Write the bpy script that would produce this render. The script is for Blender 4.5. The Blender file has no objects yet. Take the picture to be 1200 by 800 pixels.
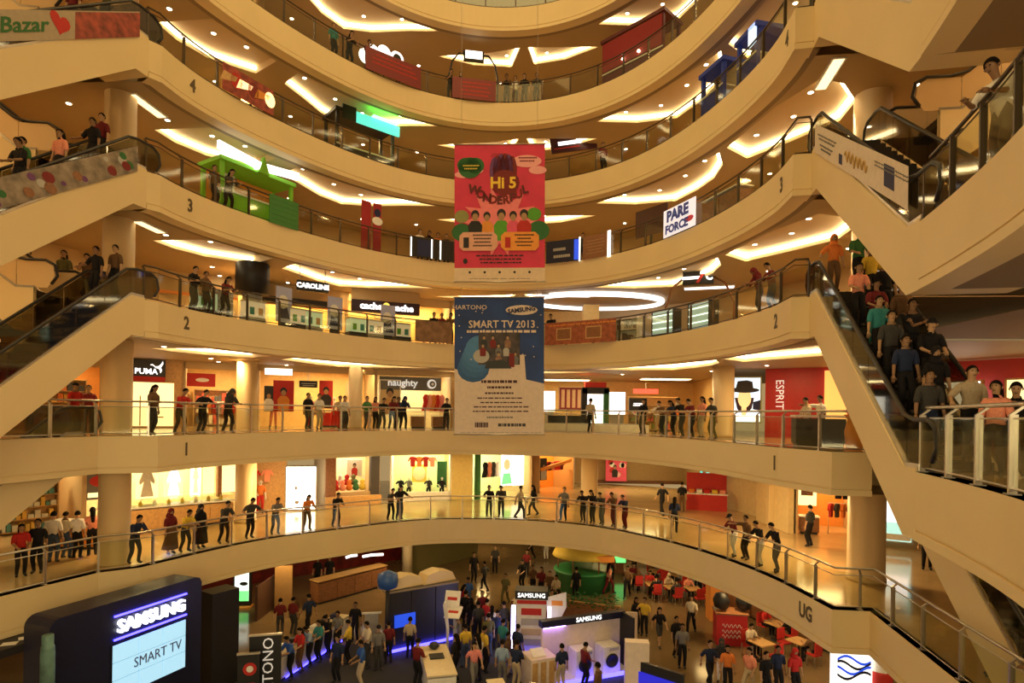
import bpy, bmesh, math, random
from mathutils import Matrix, Vector
from mathutils.geometry import tessellate_polygon
random.seed(7)
S = bpy.context.scene
COL = S.collection
PI = math.pi
# ------------------------------------------------------------------ camera
cam_d = bpy.data.cameras.new('camera'); cam = bpy.data.objects.new('camera', cam_d); COL.objects.link(cam)
cam_d.lens = 21.0; cam_d.sensor_width = 36.0; cam_d.shift_y = 84.8/1200; cam_d.clip_end = 300; cam_d.clip_start = .05
cam.matrix_world = Matrix.Rotation(PI/2, 4, 'X') @ Matrix.Rotation(.0154, 4, 'Z')
S.camera = cam
# ------------------------------------------------------------------ world, exposure, large lamps
S.view_settings.view_transform = 'Standard'; S.view_settings.look = 'None'
S.view_settings.exposure = 0.14; S.view_settings.gamma = 1.0; S.view_settings.use_curve_mapping = False
try: S.cycles.transparent_max_bounces = 24
except Exception: pass
W = bpy.data.worlds.new('world'); S.world = W; W.use_nodes = True
W.node_tree.nodes['Background'].inputs[0].default_value = (1.0, .67, .29, 1)
W.node_tree.nodes['Background'].inputs[1].default_value = .37
WARM = (1.0, .66, .25)
def area_lamp(name, loc, rot, sx, sy, power, color=WARM):
    d = bpy.data.lights.new(name, 'AREA'); d.shape = 'RECTANGLE'; d.size = sx; d.size_y = sy; d.energy = power; d.color = color
    o = bpy.data.objects.new(name, d); COL.objects.link(o); o.location = loc; o.rotation_euler = rot; return o
def point_lamp(name, loc, power, color=WARM, r=.12):
    d = bpy.data.lights.new(name, 'POINT'); d.energy = power; d.color = color; d.shadow_soft_size = r
    o = bpy.data.objects.new(name, d); COL.objects.link(o); o.location = loc; return o
area_lamp('atrium_skylight_lamp', (-2, 16, 27), (0, 0, 0), 16, 20, 2300)
area_lamp('fill_lamp_upper', (-2, -5, 2.0), (math.radians(68), 0, 0), 16, 1.5, 800, (1, .78, .42))   # added unseen fill behind the camera, brightens the lower slab edges
area_lamp('fill_lamp_lower', (-2, -5, -2.4), (math.radians(80), 0, 0), 16, 1.5, 760, (1, .78, .42))  # lower half of the added fill, no fixture modelled
# ------------------------------------------------------------------ measures
LV = [-5.3, -.912, 3.5, 7.631, 11.877, 15.995, 20.9, 25.3]    # floor heights of UG, 1, 2, 3, 4, 5, 6, 7
GZ = -9.7
FH = 1.2                                                   # slab edge height
F, YH, T = 700., 484.8, -.0154
def ray(x, y):                                              # direction of a pixel, forward component 1
    u = x-600; w = YH-y; return Vector(((u+T*w)/F, 1, (w-T*u)/F))
def at(x, y, z):                                            # the point of a level plane seen at a pixel
    r = ray(x, y); return r*(z/r.z)
# ------------------------------------------------------------------ materials (all procedural)
MATS = {}
def mat(name, col, rough=.6, metal=0., emit=0., ecol=None, var=.06, scale=6., bump=0., spec=.5):
    if name in MATS: return MATS[name]
    m = bpy.data.materials.new(name); m.use_nodes = True; MATS[name] = m
    nt = m.node_tree; b = nt.nodes['Principled BSDF']; L = nt.links
    b.inputs['Roughness'].default_value = rough; b.inputs['Metallic'].default_value = metal
    b.inputs['Specular IOR Level'].default_value = spec
    c = (*col, 1)
    tc = nt.nodes.new('ShaderNodeTexCoord'); n = nt.nodes.new('ShaderNodeTexNoise'); n.inputs['Scale'].default_value = scale; n.inputs['Detail'].default_value = 4
    L.new(tc.outputs['Object'], n.inputs['Vector'])
    r = nt.nodes.new('ShaderNodeValToRGB')
    r.color_ramp.elements[0].color = tuple(v*(1-var) for v in col)+(1,); r.color_ramp.elements[1].color = tuple(min(1, v*(1+var)) for v in col)+(1,)
    r.color_ramp.elements[0].position = .3; r.color_ramp.elements[1].position = .7
    L.new(n.outputs['Fac'], r.inputs['Fac']); L.new(r.outputs['Color'], b.inputs['Base Color'])
    if emit:
        b.inputs['Emission Color'].default_value = (*(ecol or col), 1); b.inputs['Emission Strength'].default_value = emit
    if bump:
        bp = nt.nodes.new('ShaderNodeBump'); bp.inputs['Strength'].default_value = bump; bp.inputs['Distance'].default_value = .01
        L.new(n.outputs['Fac'], bp.inputs['Height']); L.new(bp.outputs['Normal'], b.inputs['Normal'])
    return m
def glass(name, tint, gl=.06):
    m = bpy.data.materials.new(name); m.use_nodes = True; MATS[name] = m; nt = m.node_tree; nt.nodes.clear()
    o = nt.nodes.new('ShaderNodeOutputMaterial'); mx = nt.nodes.new('ShaderNodeMixShader'); t = nt.nodes.new('ShaderNodeBsdfTransparent'); g = nt.nodes.new('ShaderNodeBsdfGlossy')
    fr = nt.nodes.new('ShaderNodeLayerWeight'); fr.inputs['Blend'].default_value = .5; pw = nt.nodes.new('ShaderNodeMath'); pw.operation = 'POWER'; pw.inputs[1].default_value = 4; ml = nt.nodes.new('ShaderNodeMath'); ml.operation = 'MULTIPLY_ADD'; ml.inputs[1].default_value = .45; ml.inputs[2].default_value = gl*.5
    nt.links.new(fr.outputs['Facing'], pw.inputs[0]); nt.links.new(pw.outputs[0], ml.inputs[0])
    t.inputs[0].default_value = (*tint, 1); g.inputs['Roughness'].default_value = .05; g.inputs[0].default_value = (.9, .9, .85, 1)
    nt.links.new(ml.outputs[0], mx.inputs[0]); nt.links.new(t.outputs[0], mx.inputs[1]); nt.links.new(g.outputs[0], mx.inputs[2]); nt.links.new(mx.outputs[0], o.inputs[0])
    return m
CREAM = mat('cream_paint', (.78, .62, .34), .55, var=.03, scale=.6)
SOFFIT = mat('shaded_brown_soffit', (.26, .185, .11), .7, var=.04, scale=.5)  # browner than the ceiling tan: largely shade put into the colour
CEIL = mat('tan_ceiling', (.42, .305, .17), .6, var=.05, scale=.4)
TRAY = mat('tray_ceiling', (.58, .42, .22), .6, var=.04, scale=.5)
LED = mat('cove_light', (1, .9, .62), .4, emit=5.5, ecol=(1, .86, .54))
DOWN = mat('downlight_lens', (1, .95, .8), .4, emit=14., ecol=(1, .88, .6))
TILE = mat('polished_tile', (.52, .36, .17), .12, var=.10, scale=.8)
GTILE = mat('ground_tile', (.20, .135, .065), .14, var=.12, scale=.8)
WALLC = mat('tan_wall', (.52, .36, .18), .6, var=.05, scale=.5)
COLM = mat('column_paint', (.72, .52, .27), .5, var=.03, scale=.7)
BRONZE = mat('dark_bronze', (.09, .065, .04), .4, .6)
STEEL = mat('brushed_steel', (.55, .50, .42), .3, .9)
RUBBER = mat('black_rubber', (.015, .013, .012), .45)
STEP = mat('ribbed_step', (.05, .045, .04), .4, .5)
GLASS = glass('clear_glass', (.90, .92, .84)); DARKGLASS = glass('smoked_glass', (.42, .39, .30), .2)
BLACK = mat('black_paint', (.012, .011, .012), .5); WHITE = mat('white_paint', (.85, .83, .78), .5)
# ------------------------------------------------------------------ mesh helpers
class MB:
    def __init__(s): s.v = []; s.f = []; s.m = []; s.cur = 0; s.sm = []; s.smooth = False
    def add(s, vs, fs):
        n = len(s.v); s.v += [Vector(v) for v in vs]
        for f in fs: s.f.append([n+i for i in f]); s.m.append(s.cur); s.sm.append(s.smooth)
    def box(s, c, d, M=None):
        x, y, z = c; a, b, e = d[0]/2, d[1]/2, d[2]/2
        vs = [Vector((x+i*a, y+j*b, z+k*e)) for k in (-1, 1) for j in (-1, 1) for i in (-1, 1)]
        if M is not None: vs = [M @ v for v in vs]
        s.add(vs, [(0, 2, 3, 1), (4, 5, 7, 6), (0, 1, 5, 4), (2, 6, 7, 3), (0, 4, 6, 2), (1, 3, 7, 5)]); return s
    def prism(s, pts, e):                                   # polygon pushed along a vector
        n = len(pts); P = [Vector(p) for p in pts]; e = Vector(e); s.add(P+[p+e for p in P], [tuple(range(n))[::-1], tuple(range(n, 2*n))]+[(i, (i+1) % n, n+(i+1) % n, n+i) for i in range(n)]); return s
    def tube(s, path, r, n=8, cap=True):
        P = [Vector(p) for p in path]; rs = r if isinstance(r, (list, tuple)) else [r]*len(P); vs = []; up = None
        for i, p in enumerate(P):
            t = (P[min(i+1, len(P)-1)]-P[max(i-1, 0)]).normalized()
            if up is None: up = t.orthogonal().normalized()
            up = (up-t*up.dot(t)); up = up.normalized() if up.length > 1e-5 else t.orthogonal().normalized(); b = t.cross(up)
            vs += [p+(up*math.cos(2*PI*k/n)+b*math.sin(2*PI*k/n))*rs[i] for k in range(n)]
        fs = [(i*n+k, i*n+(k+1) % n, (i+1)*n+(k+1) % n, (i+1)*n+k) for i in range(len(P)-1) for k in range(n)]
        if cap: fs += [tuple(range(n))[::-1], tuple(range((len(P)-1)*n, len(P)*n))]
        q = s.smooth; s.smooth = True; s.add(vs, fs); s.smooth = q; return s
    def lathe(s, prof, c=(0, 0, 0), n=20):                  # (radius, z) rows
        vs = [(c[0]+r*math.cos(2*PI*k/n), c[1]+r*math.sin(2*PI*k/n), c[2]+z) for r, z in prof for k in range(n)]
        fs = [(i*n+k, i*n+(k+1) % n, (i+1)*n+(k+1) % n, (i+1)*n+k) for i in range(len(prof)-1) for k in range(n)]
        fs += [tuple(range(n))[::-1], tuple(range((len(prof)-1)*n, len(prof)*n))]
        q = s.smooth; s.smooth = True; s.add(vs, fs); s.smooth = q; return s
    def sweep(s, pts, prof, close=False):                   # profile (d outward, z) carried along a plan polyline
        offs = [offset(pts, d) for d, z in prof]; n = len(pts); m = len(prof)
        vs = [(offs[j][i][0], offs[j][i][1], prof[j][1]) for i in range(n) for j in range(m)]
        mm = m if close else m-1
        s.add(vs, [(i*m+j, i*m+(j+1) % m, (i+1)*m+(j+1) % m, (i+1)*m+j) for i in range(n-1) for j in range(mm)])
        if close: s.add([vs[j] for j in range(m)], [tuple(range(m))]); s.add([vs[(n-1)*m+j] for j in range(m)], [tuple(range(m))[::-1]])
        return s
    def poly(s, outer, z, holes=()):                        # flat polygon with holes
        loops = [[Vector((p[0], p[1], z)) for p in L] for L in (outer, *holes)]
        allv = [v for L in loops for v in L]; s.add(allv, [t for t in tessellate_polygon(loops)]); return s
    def mesh(s, name, mats, inv=None):
        me = bpy.data.meshes.new(name); me.from_pydata([inv @ v for v in s.v] if inv is not None else s.v, [], s.f)
        for m in (mats if isinstance(mats, (list, tuple)) else [mats]): me.materials.append(m)
        me.polygons.foreach_set('material_index', s.m); me.polygons.foreach_set('use_smooth', s.sm); me.update()
        bm = bmesh.new(); bm.from_mesh(me); bmesh.ops.recalc_face_normals(bm, faces=bm.faces); bm.to_mesh(me); bm.free()
        return me
    def obj(s, name, mats, parent=None, world=False):       # world: vertices are world coordinates
        inv = parent.matrix_basis.inverted() if (parent is not None and world) else None
        return link(bpy.data.objects.new(name, s.mesh(name, mats, inv)), parent)
def link(o, parent=None):
    COL.objects.link(o)
    if parent is not None: o.parent = parent
    return o
def place(name, me, M, parent=None):
    o = bpy.data.objects.new(name, me); link(o, parent); o.matrix_basis = M; return o
LABELS = {}
def tag(o, label, cat, group=None):
    o['label'] = label; o['category'] = cat
    if group: o['group'] = group
    LABELS.setdefault(label, []).append(o.name); return o
def thing(name, label, cat, M=Matrix(), group=None):
    o = bpy.data.objects.new(name, None); COL.objects.link(o); o.matrix_basis = M; o.empty_display_size = .2
    return tag(o, label, cat, group)
def struct(o): o['kind'] = 'structure'; return o
def TR(x, y, z, rz=0.): return Matrix.Translation((x, y, z)) @ Matrix.Rotation(rz, 4, 'Z')
def wall_frame(p, u):                                       # x along u, y up, z towards the hall: for flat signs
    u = Vector((u[0], u[1], 0)).normalized(); n = u.cross(Vector((0, 0, 1)))
    M = Matrix((( u.x, 0, n.x, p[0]), (u.y, 0, n.y, p[1]), (0, 1, 0, p[2]), (0, 0, 0, 1))); return M
FONTC = {}
def text_mesh(t, size, m, ext=.008, bold=0., align='CENTER', sx=1.):
    k = (t, size, m.name, ext, bold, align, sx)
    if k in FONTC: return FONTC[k]
    c = bpy.data.curves.new('lettering', 'FONT'); c.body = t; c.size = size; c.extrude = ext; c.offset = bold; c.align_x = align; c.align_y = 'CENTER'; c.resolution_u = 2
    o = bpy.data.objects.new('lettering', c); COL.objects.link(o); o.scale.x = 1
    dg = bpy.context.evaluated_depsgraph_get(); me = bpy.data.meshes.new_from_object(o.evaluated_get(dg)); bpy.data.objects.remove(o); bpy.data.curves.remove(c)
    for v in me.vertices: v.co.x *= sx
    me.materials.clear(); me.materials.append(m); FONTC[k] = me; return me
def text(t, size, m, parent, x=0, y=0, z=.012, rot=0., name='lettering', **kw):
    return place(name, text_mesh(t, size, m, **kw), Matrix.Translation((x, y, z)) @ Matrix.Rotation(rot, 4, 'Z'), parent)
def offset(pts, d):
    n = len(pts); out = []
    for i in range(n):
        a = Vector(pts[max(i-1, 0)][:2]); b = Vector(pts[i][:2]); c = Vector(pts[min(i+1, n-1)][:2])
        e1 = (b-a).normalized() if i else (c-b).normalized(); e2 = (c-b).normalized() if i < n-1 else e1
        n1 = Vector((-e1.y, e1.x)); n2 = Vector((-e2.y, e2.x)); k = n1+n2; k = k.normalized(); k /= max(.5, k.dot(n1))
        out.append((b.x+k.x*d, b.y+k.y*d))
    return out
# ------------------------------------------------------------------ plan of the atrium
CX, CY = -1.5, 20.5
PC = (-.14867, .15012, 1.01762, -.78101, -1.78574, .85762, 10.23041)
def rad(th):
    r = 0.
    for c in PC: r = r*th+c
    return r
def ringd(deg, d=0.):                                       # a point d metres behind the gallery edge
    t = math.radians(deg); r = rad(t)+d; return (CX+r*math.sin(t), CY+r*math.cos(t))
ARC = [ringd(a) for a in range(-90, 101, 2)]
def catmull(P, n=6):
    out = []
    for i in range(len(P)-1):
        p0, p1, p2, p3 = (Vector(P[max(i-1, 0)]), Vector(P[i]), Vector(P[i+1]), Vector(P[min(i+2, len(P)-1)]))
        for k in range(n):
            t = k/n; v = .5*((2*p1)+(p2-p0)*t+(2*p0-5*p1+4*p2-p3)*t*t+(3*p1-p0-3*p2+p3)*t**3); out.append((v.x, v.y))
    return out+[tuple(P[-1])]
UGP = [(-12.28, 19.88), (-10.27, 24.15), (-7.6, 26.87), (-4.14, 29.54), (.08, 29.9), (3.45, 28.78), (5.76, 26.53), (7.6, 23.38), (8.65, 19.99), (8.98, 16.6)]
RING = [None]*8
RING[0] = [(-15.3, 13.6), (-13.2, 19.18)]+catmull(UGP)+[(9.98, 16.5), (9.15, 12.1), (8.8, 10.2), (8.1, 7.6), (7.2, 5.4)]
RING[1] = [(-14.6, 13.2), (-13.2, 19.06), (-11.66, 19.7)]+[ringd(a) for a in range(-88, 90, 2)]+[(8.3, 18.6), (8.88, 16.55), (9.92, 16.42)]
for k in range(2, 8): RING[k] = [(-11.9, 19.27), (-11.65, 19.6)]+[ringd(a) for a in range(-92, 103, 2)]+[(8.03, 17.3), (8.52, 17.2)]
NEARR = catmull([(7.14, 10.55), (6.9, 9.7), (6.62, 8.8), (6.28, 7.8), (5.85, 6.75), (5.3, 5.7), (4.6, 4.7)], 3)
NEARL = [(-13.2, 12.8), (-12.7, 11.2), (-12.0, 9.5), (-11.1, 7.9), (-10.1, 6.5)]
def hit(poly, x, y=480, first=False):                       # where a pixel column meets a plan polyline (farthest)
    r = ray(x, y); best = None
    for a, b in zip(poly, poly[1:]):
        s0 = a[0]-r.x*a[1]; s1 = b[0]-r.x*b[1]
        if s0*s1 <= 0 and s0 != s1:
            t = s0/(s0-s1); p = Vector((a[0]+(b[0]-a[0])*t, a[1]+(b[1]-a[1])*t)); e = Vector((b[0]-a[0], b[1]-a[1])).normalized()
            if p.y > 0 and (best is None or (p.y > best[0].y) != first): best = (p, e, Vector((-e.y, e.x)))
    return best                                             # point, tangent (left to right), outward normal
def behind(k, x, d, y=480):
    return hit(offset(RING[k], d), x, y)
# ------------------------------------------------------------------ the setting: floors, slab edges, ceilings, walls
ONES = ['first', 'second', 'third', 'fourth', 'fifth', 'sixth', 'seventh', 'eighth', 'ninth', 'tenth', 'eleventh', 'twelfth', 'thirteenth', 'fourteenth', 'fifteenth', 'sixteenth', 'seventeenth', 'eighteenth', 'nineteenth']
ORD = ONES+[w for t, b in (('twenty', 'twentieth'), ('thirty', 'thirtieth'), ('forty', 'fortieth'), ('fifty', 'fiftieth'), ('sixty', 'sixtieth')) for w in [b]+[t+'-'+o for o in ONES[:9]]]
LNAME = ['UG', 'one', 'two', 'three', 'four', 'five', 'six', 'seven']
TRAYS = [ [(-79, 3.0), (-74, 3.25), (-68, 3.2), (-64, 2.8), (-60, 2.45), (-61, .85), (-70, .75), (-78, .75)],
          [(-54, 2.1), (-48, 2.5), (-42, 3.1), (-36, 3.4), (-30, 2.7), (-22, 1.5), (-14, .75), (-24, .7), (-40, .75), (-55, .85)],
          [(-13, 2.9), (-4, 3.2), (5, 3.2), (8, 1.45), (0, 1.9)],
          [(10, 1.45), (10.5, 3.05), (18, 3.0), (27, 2.65), (19, 1.9)],
          [(30, .95), (38, 2.3), (46, 3.35), (53, 3.0), (59, 2.6), (65, 1.9), (69.5, 1.0), (60, .8), (45, .8), (37, .8)],
          [(72, 1.0), (69.5, 2.4), (78, 3.0), (86, 3.65), (92, 3.3), (97, 2.3), (99, 1.4), (90, .85), (80, .85)] ]
OUT = 17.
def outer(a0=100, a1=-100): return [(CX+(rad(math.radians(a))+OUT)*math.sin(math.radians(a)), CY+(rad(math.radians(a))+OUT)*math.cos(math.radians(a))) for a in range(a0, a1-1, -5)]
def right_slab(k): return NEARR[::-1]+{1: [(13.0, 9.4), (13.4, 16.4)], 2: [(10.3, 9.9), (10.6, 16.9)]}.get(k, [(17.8, 9.0), (17.8, 16.2)])+[(26, 15.6), (26, 3.0), (3.5, 3.0)]
LEFTSLAB = NEARL+[(-9.5, 5), (-28, 5), (-28, 18.2), (-22.5, 18.2), (-22.5, 12)]
EDGE = [(.3, 0), (0, 0), (0, -1.0), (.035, -1.0), (.035, -1.045), (-.02, -1.045), (-.02, -FH-.006), (.5, -FH-.006)]
for k in range(0, 7):
    z = LV[k]; R = RING[k]
    mb = MB(); mb.sweep(R, [(d, z+dz) for d, dz in EDGE])
    o = struct(mb.obj('wall_fascia', CREAM))
    if k: 
        mb = MB()
        mb.sweep(NEARR, [(d, z+dz) for d, dz in EDGE]); mb.sweep(NEARL, [(-d, z+dz) for d, dz in EDGE]); struct(mb.obj('wall_landing_edge', CREAM))
    mb = MB(); mb.poly(R+outer(100, -90), z)
    if k: mb.poly(right_slab(k), z); mb.poly(LEFTSLAB, z)
    else: mb.poly([(9.98, 16.5), (9.15, 12.1), (8.8, 10.2), (8.1, 7.6), (7.2, 5.4), (26, 5.4), (26, 16)], z-.004)
    struct(mb.obj('floor', TILE))
    zc = z-FH                                               # the ceiling of the storey below this slab
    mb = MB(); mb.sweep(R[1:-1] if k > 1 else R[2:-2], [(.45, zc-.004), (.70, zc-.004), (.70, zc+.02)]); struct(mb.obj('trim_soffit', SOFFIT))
    mb = MB(); base = offset(R, .40); holes = [[ringd(a, d) for a, d in t] for t in TRAYS] if k != 1 else []
    if k == 0: holes = []
    mb.poly(base+outer(100, -90), zc, holes)
    struct(mb.obj('ceiling', CEIL))
    if k: mb = MB(); mb.poly(right_slab(k), zc); mb.poly(LEFTSLAB, zc); struct(mb.obj('ceiling', SOFFIT))  # landing undersides take the shade-darkened brown
    for ti, t in enumerate(TRAYS if holes else []):
        P = [ringd(a, d) for a, d in t]; n = len(P)
        mb = MB(); mb.cur = 0; mb.poly(P, zc+.3)
        for i in range(n):
            a, b = P[i], P[(i+1) % n]; mb.add([(*a, zc), (*b, zc), (*b, zc+.3), (*a, zc+.3)], [(0, 1, 2, 3)])
        tr = tag(mb.obj('ceiling_tray', TRAY), 'recessed tan ceiling tray with bright cove edge below slab %s, %s from the left' % (LNAME[k], ONES[ti]), 'ceiling tray')
        no = {0: 5, 1: 7, 2: 4, 3: 4, 4: 7, 5: 7}[ti]
        Q = [Vector((*p, zc+.13)) for p in P[:no]]; c = sum((Vector((*p, zc+.13)) for p in P), Vector())/n
        mb = MB()
        for a, b in zip(Q, Q[1:]):
            inn = Vector((-(b-a).y, (b-a).x, 0)).normalized()
            if inn.dot(c-a) < 0: inn = -inn
            mb.prism([a+inn*.02, b+inn*.02, b+inn*.16, a+inn*.16], (0, 0, .12))
        mb.obj('light_strip', LED, tr)
# ceiling downlights
dl = MB(); dl.cur = 0; dl.lathe([(.11, 0), (.11, -.02), (.085, -.02)], n=12); dl.cur = 1; dl.lathe([(.085, -.021), (.06, -.03)], n=12)
DLM = dl.mesh('downlight', [WHITE, DOWN])
DL_A = [(-88, 4.3), (-82, 1.8), (-76, 5.2), (-72, 1.9), (-66, 1.5), (-62, 4.6), (-57, 6), (-51, 1.4), (-46, 4.6), (-41, 1.9), (-33, 2.2), (-29, 4.9), (-24, 1.2), (-17, 4.2), (-7, 2.6), (2, 4.8), (4, 2.6), (14, 2.6), (22, 2.4), (31, 4.6), (37, 1.5), (45, 2.2), (51, 5.), (54, 1.8), (62, 1.4), (66, 4.4), (76, 1.8), (82, 4.8), (84, 2.2), (92, 1.8), (96, 4.6)]
intray = lambda a, d: any(point_in([ringd(x, y) for x, y in t], ringd(a, d)) for t in TRAYS)
def point_in(P, q):
    c = False; j = len(P)-1
    for i in range(len(P)):
        if (P[i][1] > q[1]) != (P[j][1] > q[1]) and q[0] < (P[j][0]-P[i][0])*(q[1]-P[i][1])/(P[j][1]-P[i][1])+P[i][0]: c = not c
        j = i
    return c

for k in range(2, 7):
    for i, (a, d) in enumerate(DL_A):
        x, y = ringd(a, d); zz = LV[k]-FH+(.3 if intray(a, d) else 0)
        tag(place('downlight', DLM, TR(x, y, zz)), '%s small round recessed downlight from the left in the ceiling under slab %s' % (ORD[i], LNAME[k]), 'downlight', 'downlights under slab %s' % LNAME[k])
    for i, (x, y) in enumerate([(12.6, 13), (14.5, 10.5), (11.2, 7.4), (13.4, 6.6)]):
        tag(place('downlight', DLM, TR(x, y, LV[k]-FH)), '%s recessed downlight in the right-hand landing ceiling under slab %s' % (ORD[i], LNAME[k]), 'downlight', 'downlights under slab %s' % LNAME[k])
    for i, (a, d, pw) in enumerate([(-84, 3.5, 60), (-58, 3.8, 60), (-30, 3.6, 60), (-4, 3.6, 60), (22, 3.6, 60), (48, 3.6, 60), (70, 3.6, 60), (87, 2.6, 50)]):
        x, y = ringd(a, d+.6); area_lamp('gallery_lamp', (x, y, LV[k]-FH-.06), (0, 0, 0), .6, .6, pw*1.35, (1, .66, .27))
    area_lamp('landing_lamp', (15.2, 12, LV[k]-FH-.06), (0, 0, 0), 1, 1, 200, (1, .60, .22)); area_lamp('landing_lamp', (-19, 14, LV[k]-FH-.06), (0, 0, 0), 1, 1, 200, (1, .60, .22))
for k in (0, 1):
    for a in (-80, -50, -20, 10, 40, 66, 84):
        x, y = ringd(a, 3.0); area_lamp('gallery_lamp', (x, y, LV[k]-FH-.06), (0, 0, 0), .6, .6, 170 if k == 1 else 70, (1, .66, .27))
# round columns through the storeys
def column(x, y, r, z0, z1, label):
    tag(MB().lathe([(r+.03, z0), (r+.03, z0+.12), (r, z0+.14), (r, z1)], (x, y, 0), 28).obj('column', COLM), label, 'column')
column(-13.55, 20.45, .48, GZ, 22, 'round cream column rising through the storeys at the left, behind the escalator tops')
column(-12.55, 28.3, .47, LV[0], 22, 'cream column second from the left, behind the long left gallery')
column(11.75, 19.7, .56, LV[0], 22, 'round cream column rising through the storeys at the far right')
column(4.75, 36.2, .5, LV[0], LV[1], 'cream column right of the hanging banners on the UG floor')
column(-8.2, 31.2, .36, LV[1], LV[2]-FH, 'tan column left of the blue banner between two shops')
column(9.6, 27.2, .48, LV[1], LV[2]-FH, 'olive column beside the backlit hat poster')
# back walls of galleries 2 to 5, side and far walls
for k in range(2, 7):
    mb = MB(); P = [ringd(a, 7.4) for a in range(-104, 105, 4)]; mb.sweep(P, [(0, LV[k]), (0, LV[k+1]-FH), (.2, LV[k+1]-FH), (.2, LV[k])]); struct(mb.obj('wall_back', WALLC))
    mb = MB()
    z1 = LV[k+1]-FH
    mb.prism([(17.5, 4, LV[k]), (17.5, 16.2, LV[k]), (17.5, 16.2, z1), (17.5, 4, z1)], (.2, 0, 0)); mb.prism([(-21, 6, LV[k]), (-21, 18, LV[k]), (-21, 18, z1), (-21, 6, z1)], (-.2, 0, 0)); struct(mb.obj('wall_side', WALLC))
# ------------------------------------------------------------------ railings
def lerp(a, b, t): return tuple(a[i]+(b[i]-a[i])*t for i in range(len(a)))
def walk(pts, step):                                        # points every step along a polyline
    out = [(Vector(pts[0][:2]), (Vector(pts[1][:2])-Vector(pts[0][:2])).normalized())]; acc = 0.; nxt = step
    tot = sum((Vector(b[:2])-Vector(a[:2])).length for a, b in zip(pts, pts[1:])); n = max(1, round(tot/step)); step = tot/n; nxt = step
    for a, b in zip(pts, pts[1:]):
        a = Vector(a[:2]); b = Vector(b[:2]); L = (b-a).length
        while nxt <= acc+L+1e-6 and L > 0: out.append((a.lerp(b, (nxt-acc)/L), (b-a).normalized())); nxt += step
        acc += L
    return out
PB = MB().box((0, 0, .5), (.05, .09, 1.0)); PB.prism([(-.025, -.045, 1.0), (.025, -.045, 1.0), (.025, .1, 1.12), (-.025, .1, 1.12)], (0, .05, .0)); PB.box((0, 0, .01), (.12, .16, .02))
POSTM = {m.name: PB.mesh('post', m) for m in (BRONZE, STEEL)}
def railing(pts, z, label, pm=BRONZE, hm=BRONZE, gm=GLASS, step=1.55, inset=.1, sgn=1):
    P = offset(pts, inset*sgn); r = thing('glass_railing', label, 'railing', TR(P[0][0], P[0][1], z)); inv = r.matrix_basis.inverted()
    W_ = walk(P, step)
    for p, e in W_:
        place('post', POSTM[pm.name], inv @ TR(p.x, p.y, z, math.atan2(e.y, e.x)+(0 if sgn > 0 else PI)), r)
    for (a, _), (b, _) in zip(W_, W_[1:]):
        d = b-a; mb = MB(); M = TR((a.x+b.x)/2, (a.y+b.y)/2, z+.53, math.atan2(d.y, d.x)); mb.box((0, 0, 0), (d.length-.1, .012, .86), M); mb.obj('glass_pane', gm, r, True)
    Q = offset(P, .06*sgn)
    MB().tube([(x, y, z+1.13) for x, y in Q], .032, 8).obj('handrail', hm, r, True)
    MB().tube([(x, y, z+.95) for x, y in P], .014, 6).obj('upper_rail', hm, r, True)
    MB().tube([(x, y, z+.08) for x, y in P], .018, 6).obj('bottom_rail', hm, r, True)
    return r
railing([(-14.3, 16.25)]+RING[0][1:-1], LV[0], 'long steel and glass railing along the UG gallery edge', STEEL, STEEL, step=1.6)
railing([(-13.9, 16.2)]+RING[1][1:], LV[1], 'steel and glass railing along the gallery edge above the painted numeral one', STEEL, STEEL, step=1.5)
for k in range(2, 6): railing(RING[k], LV[k], 'dark glass railing along the gallery edge above the painted numeral %s' % LNAME[k] if k < 5 else 'dark glass railing along the curved gallery edge above gallery four', step=1.5)
railing(RING[6][20:70], LV[6], 'short run of dark railing on the topmost visible gallery')
for k in (1, 2, 3): railing(NEARR, LV[k], ['', 'olive glass railing on the landing below the crowded escalator', 'glass railing on the upper right landing where the man in white leans', 'glass railing on the landing above the man in white'][k], STEEL if k == 1 else BRONZE, STEEL if k == 1 else BRONZE, step=1.1)
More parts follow.
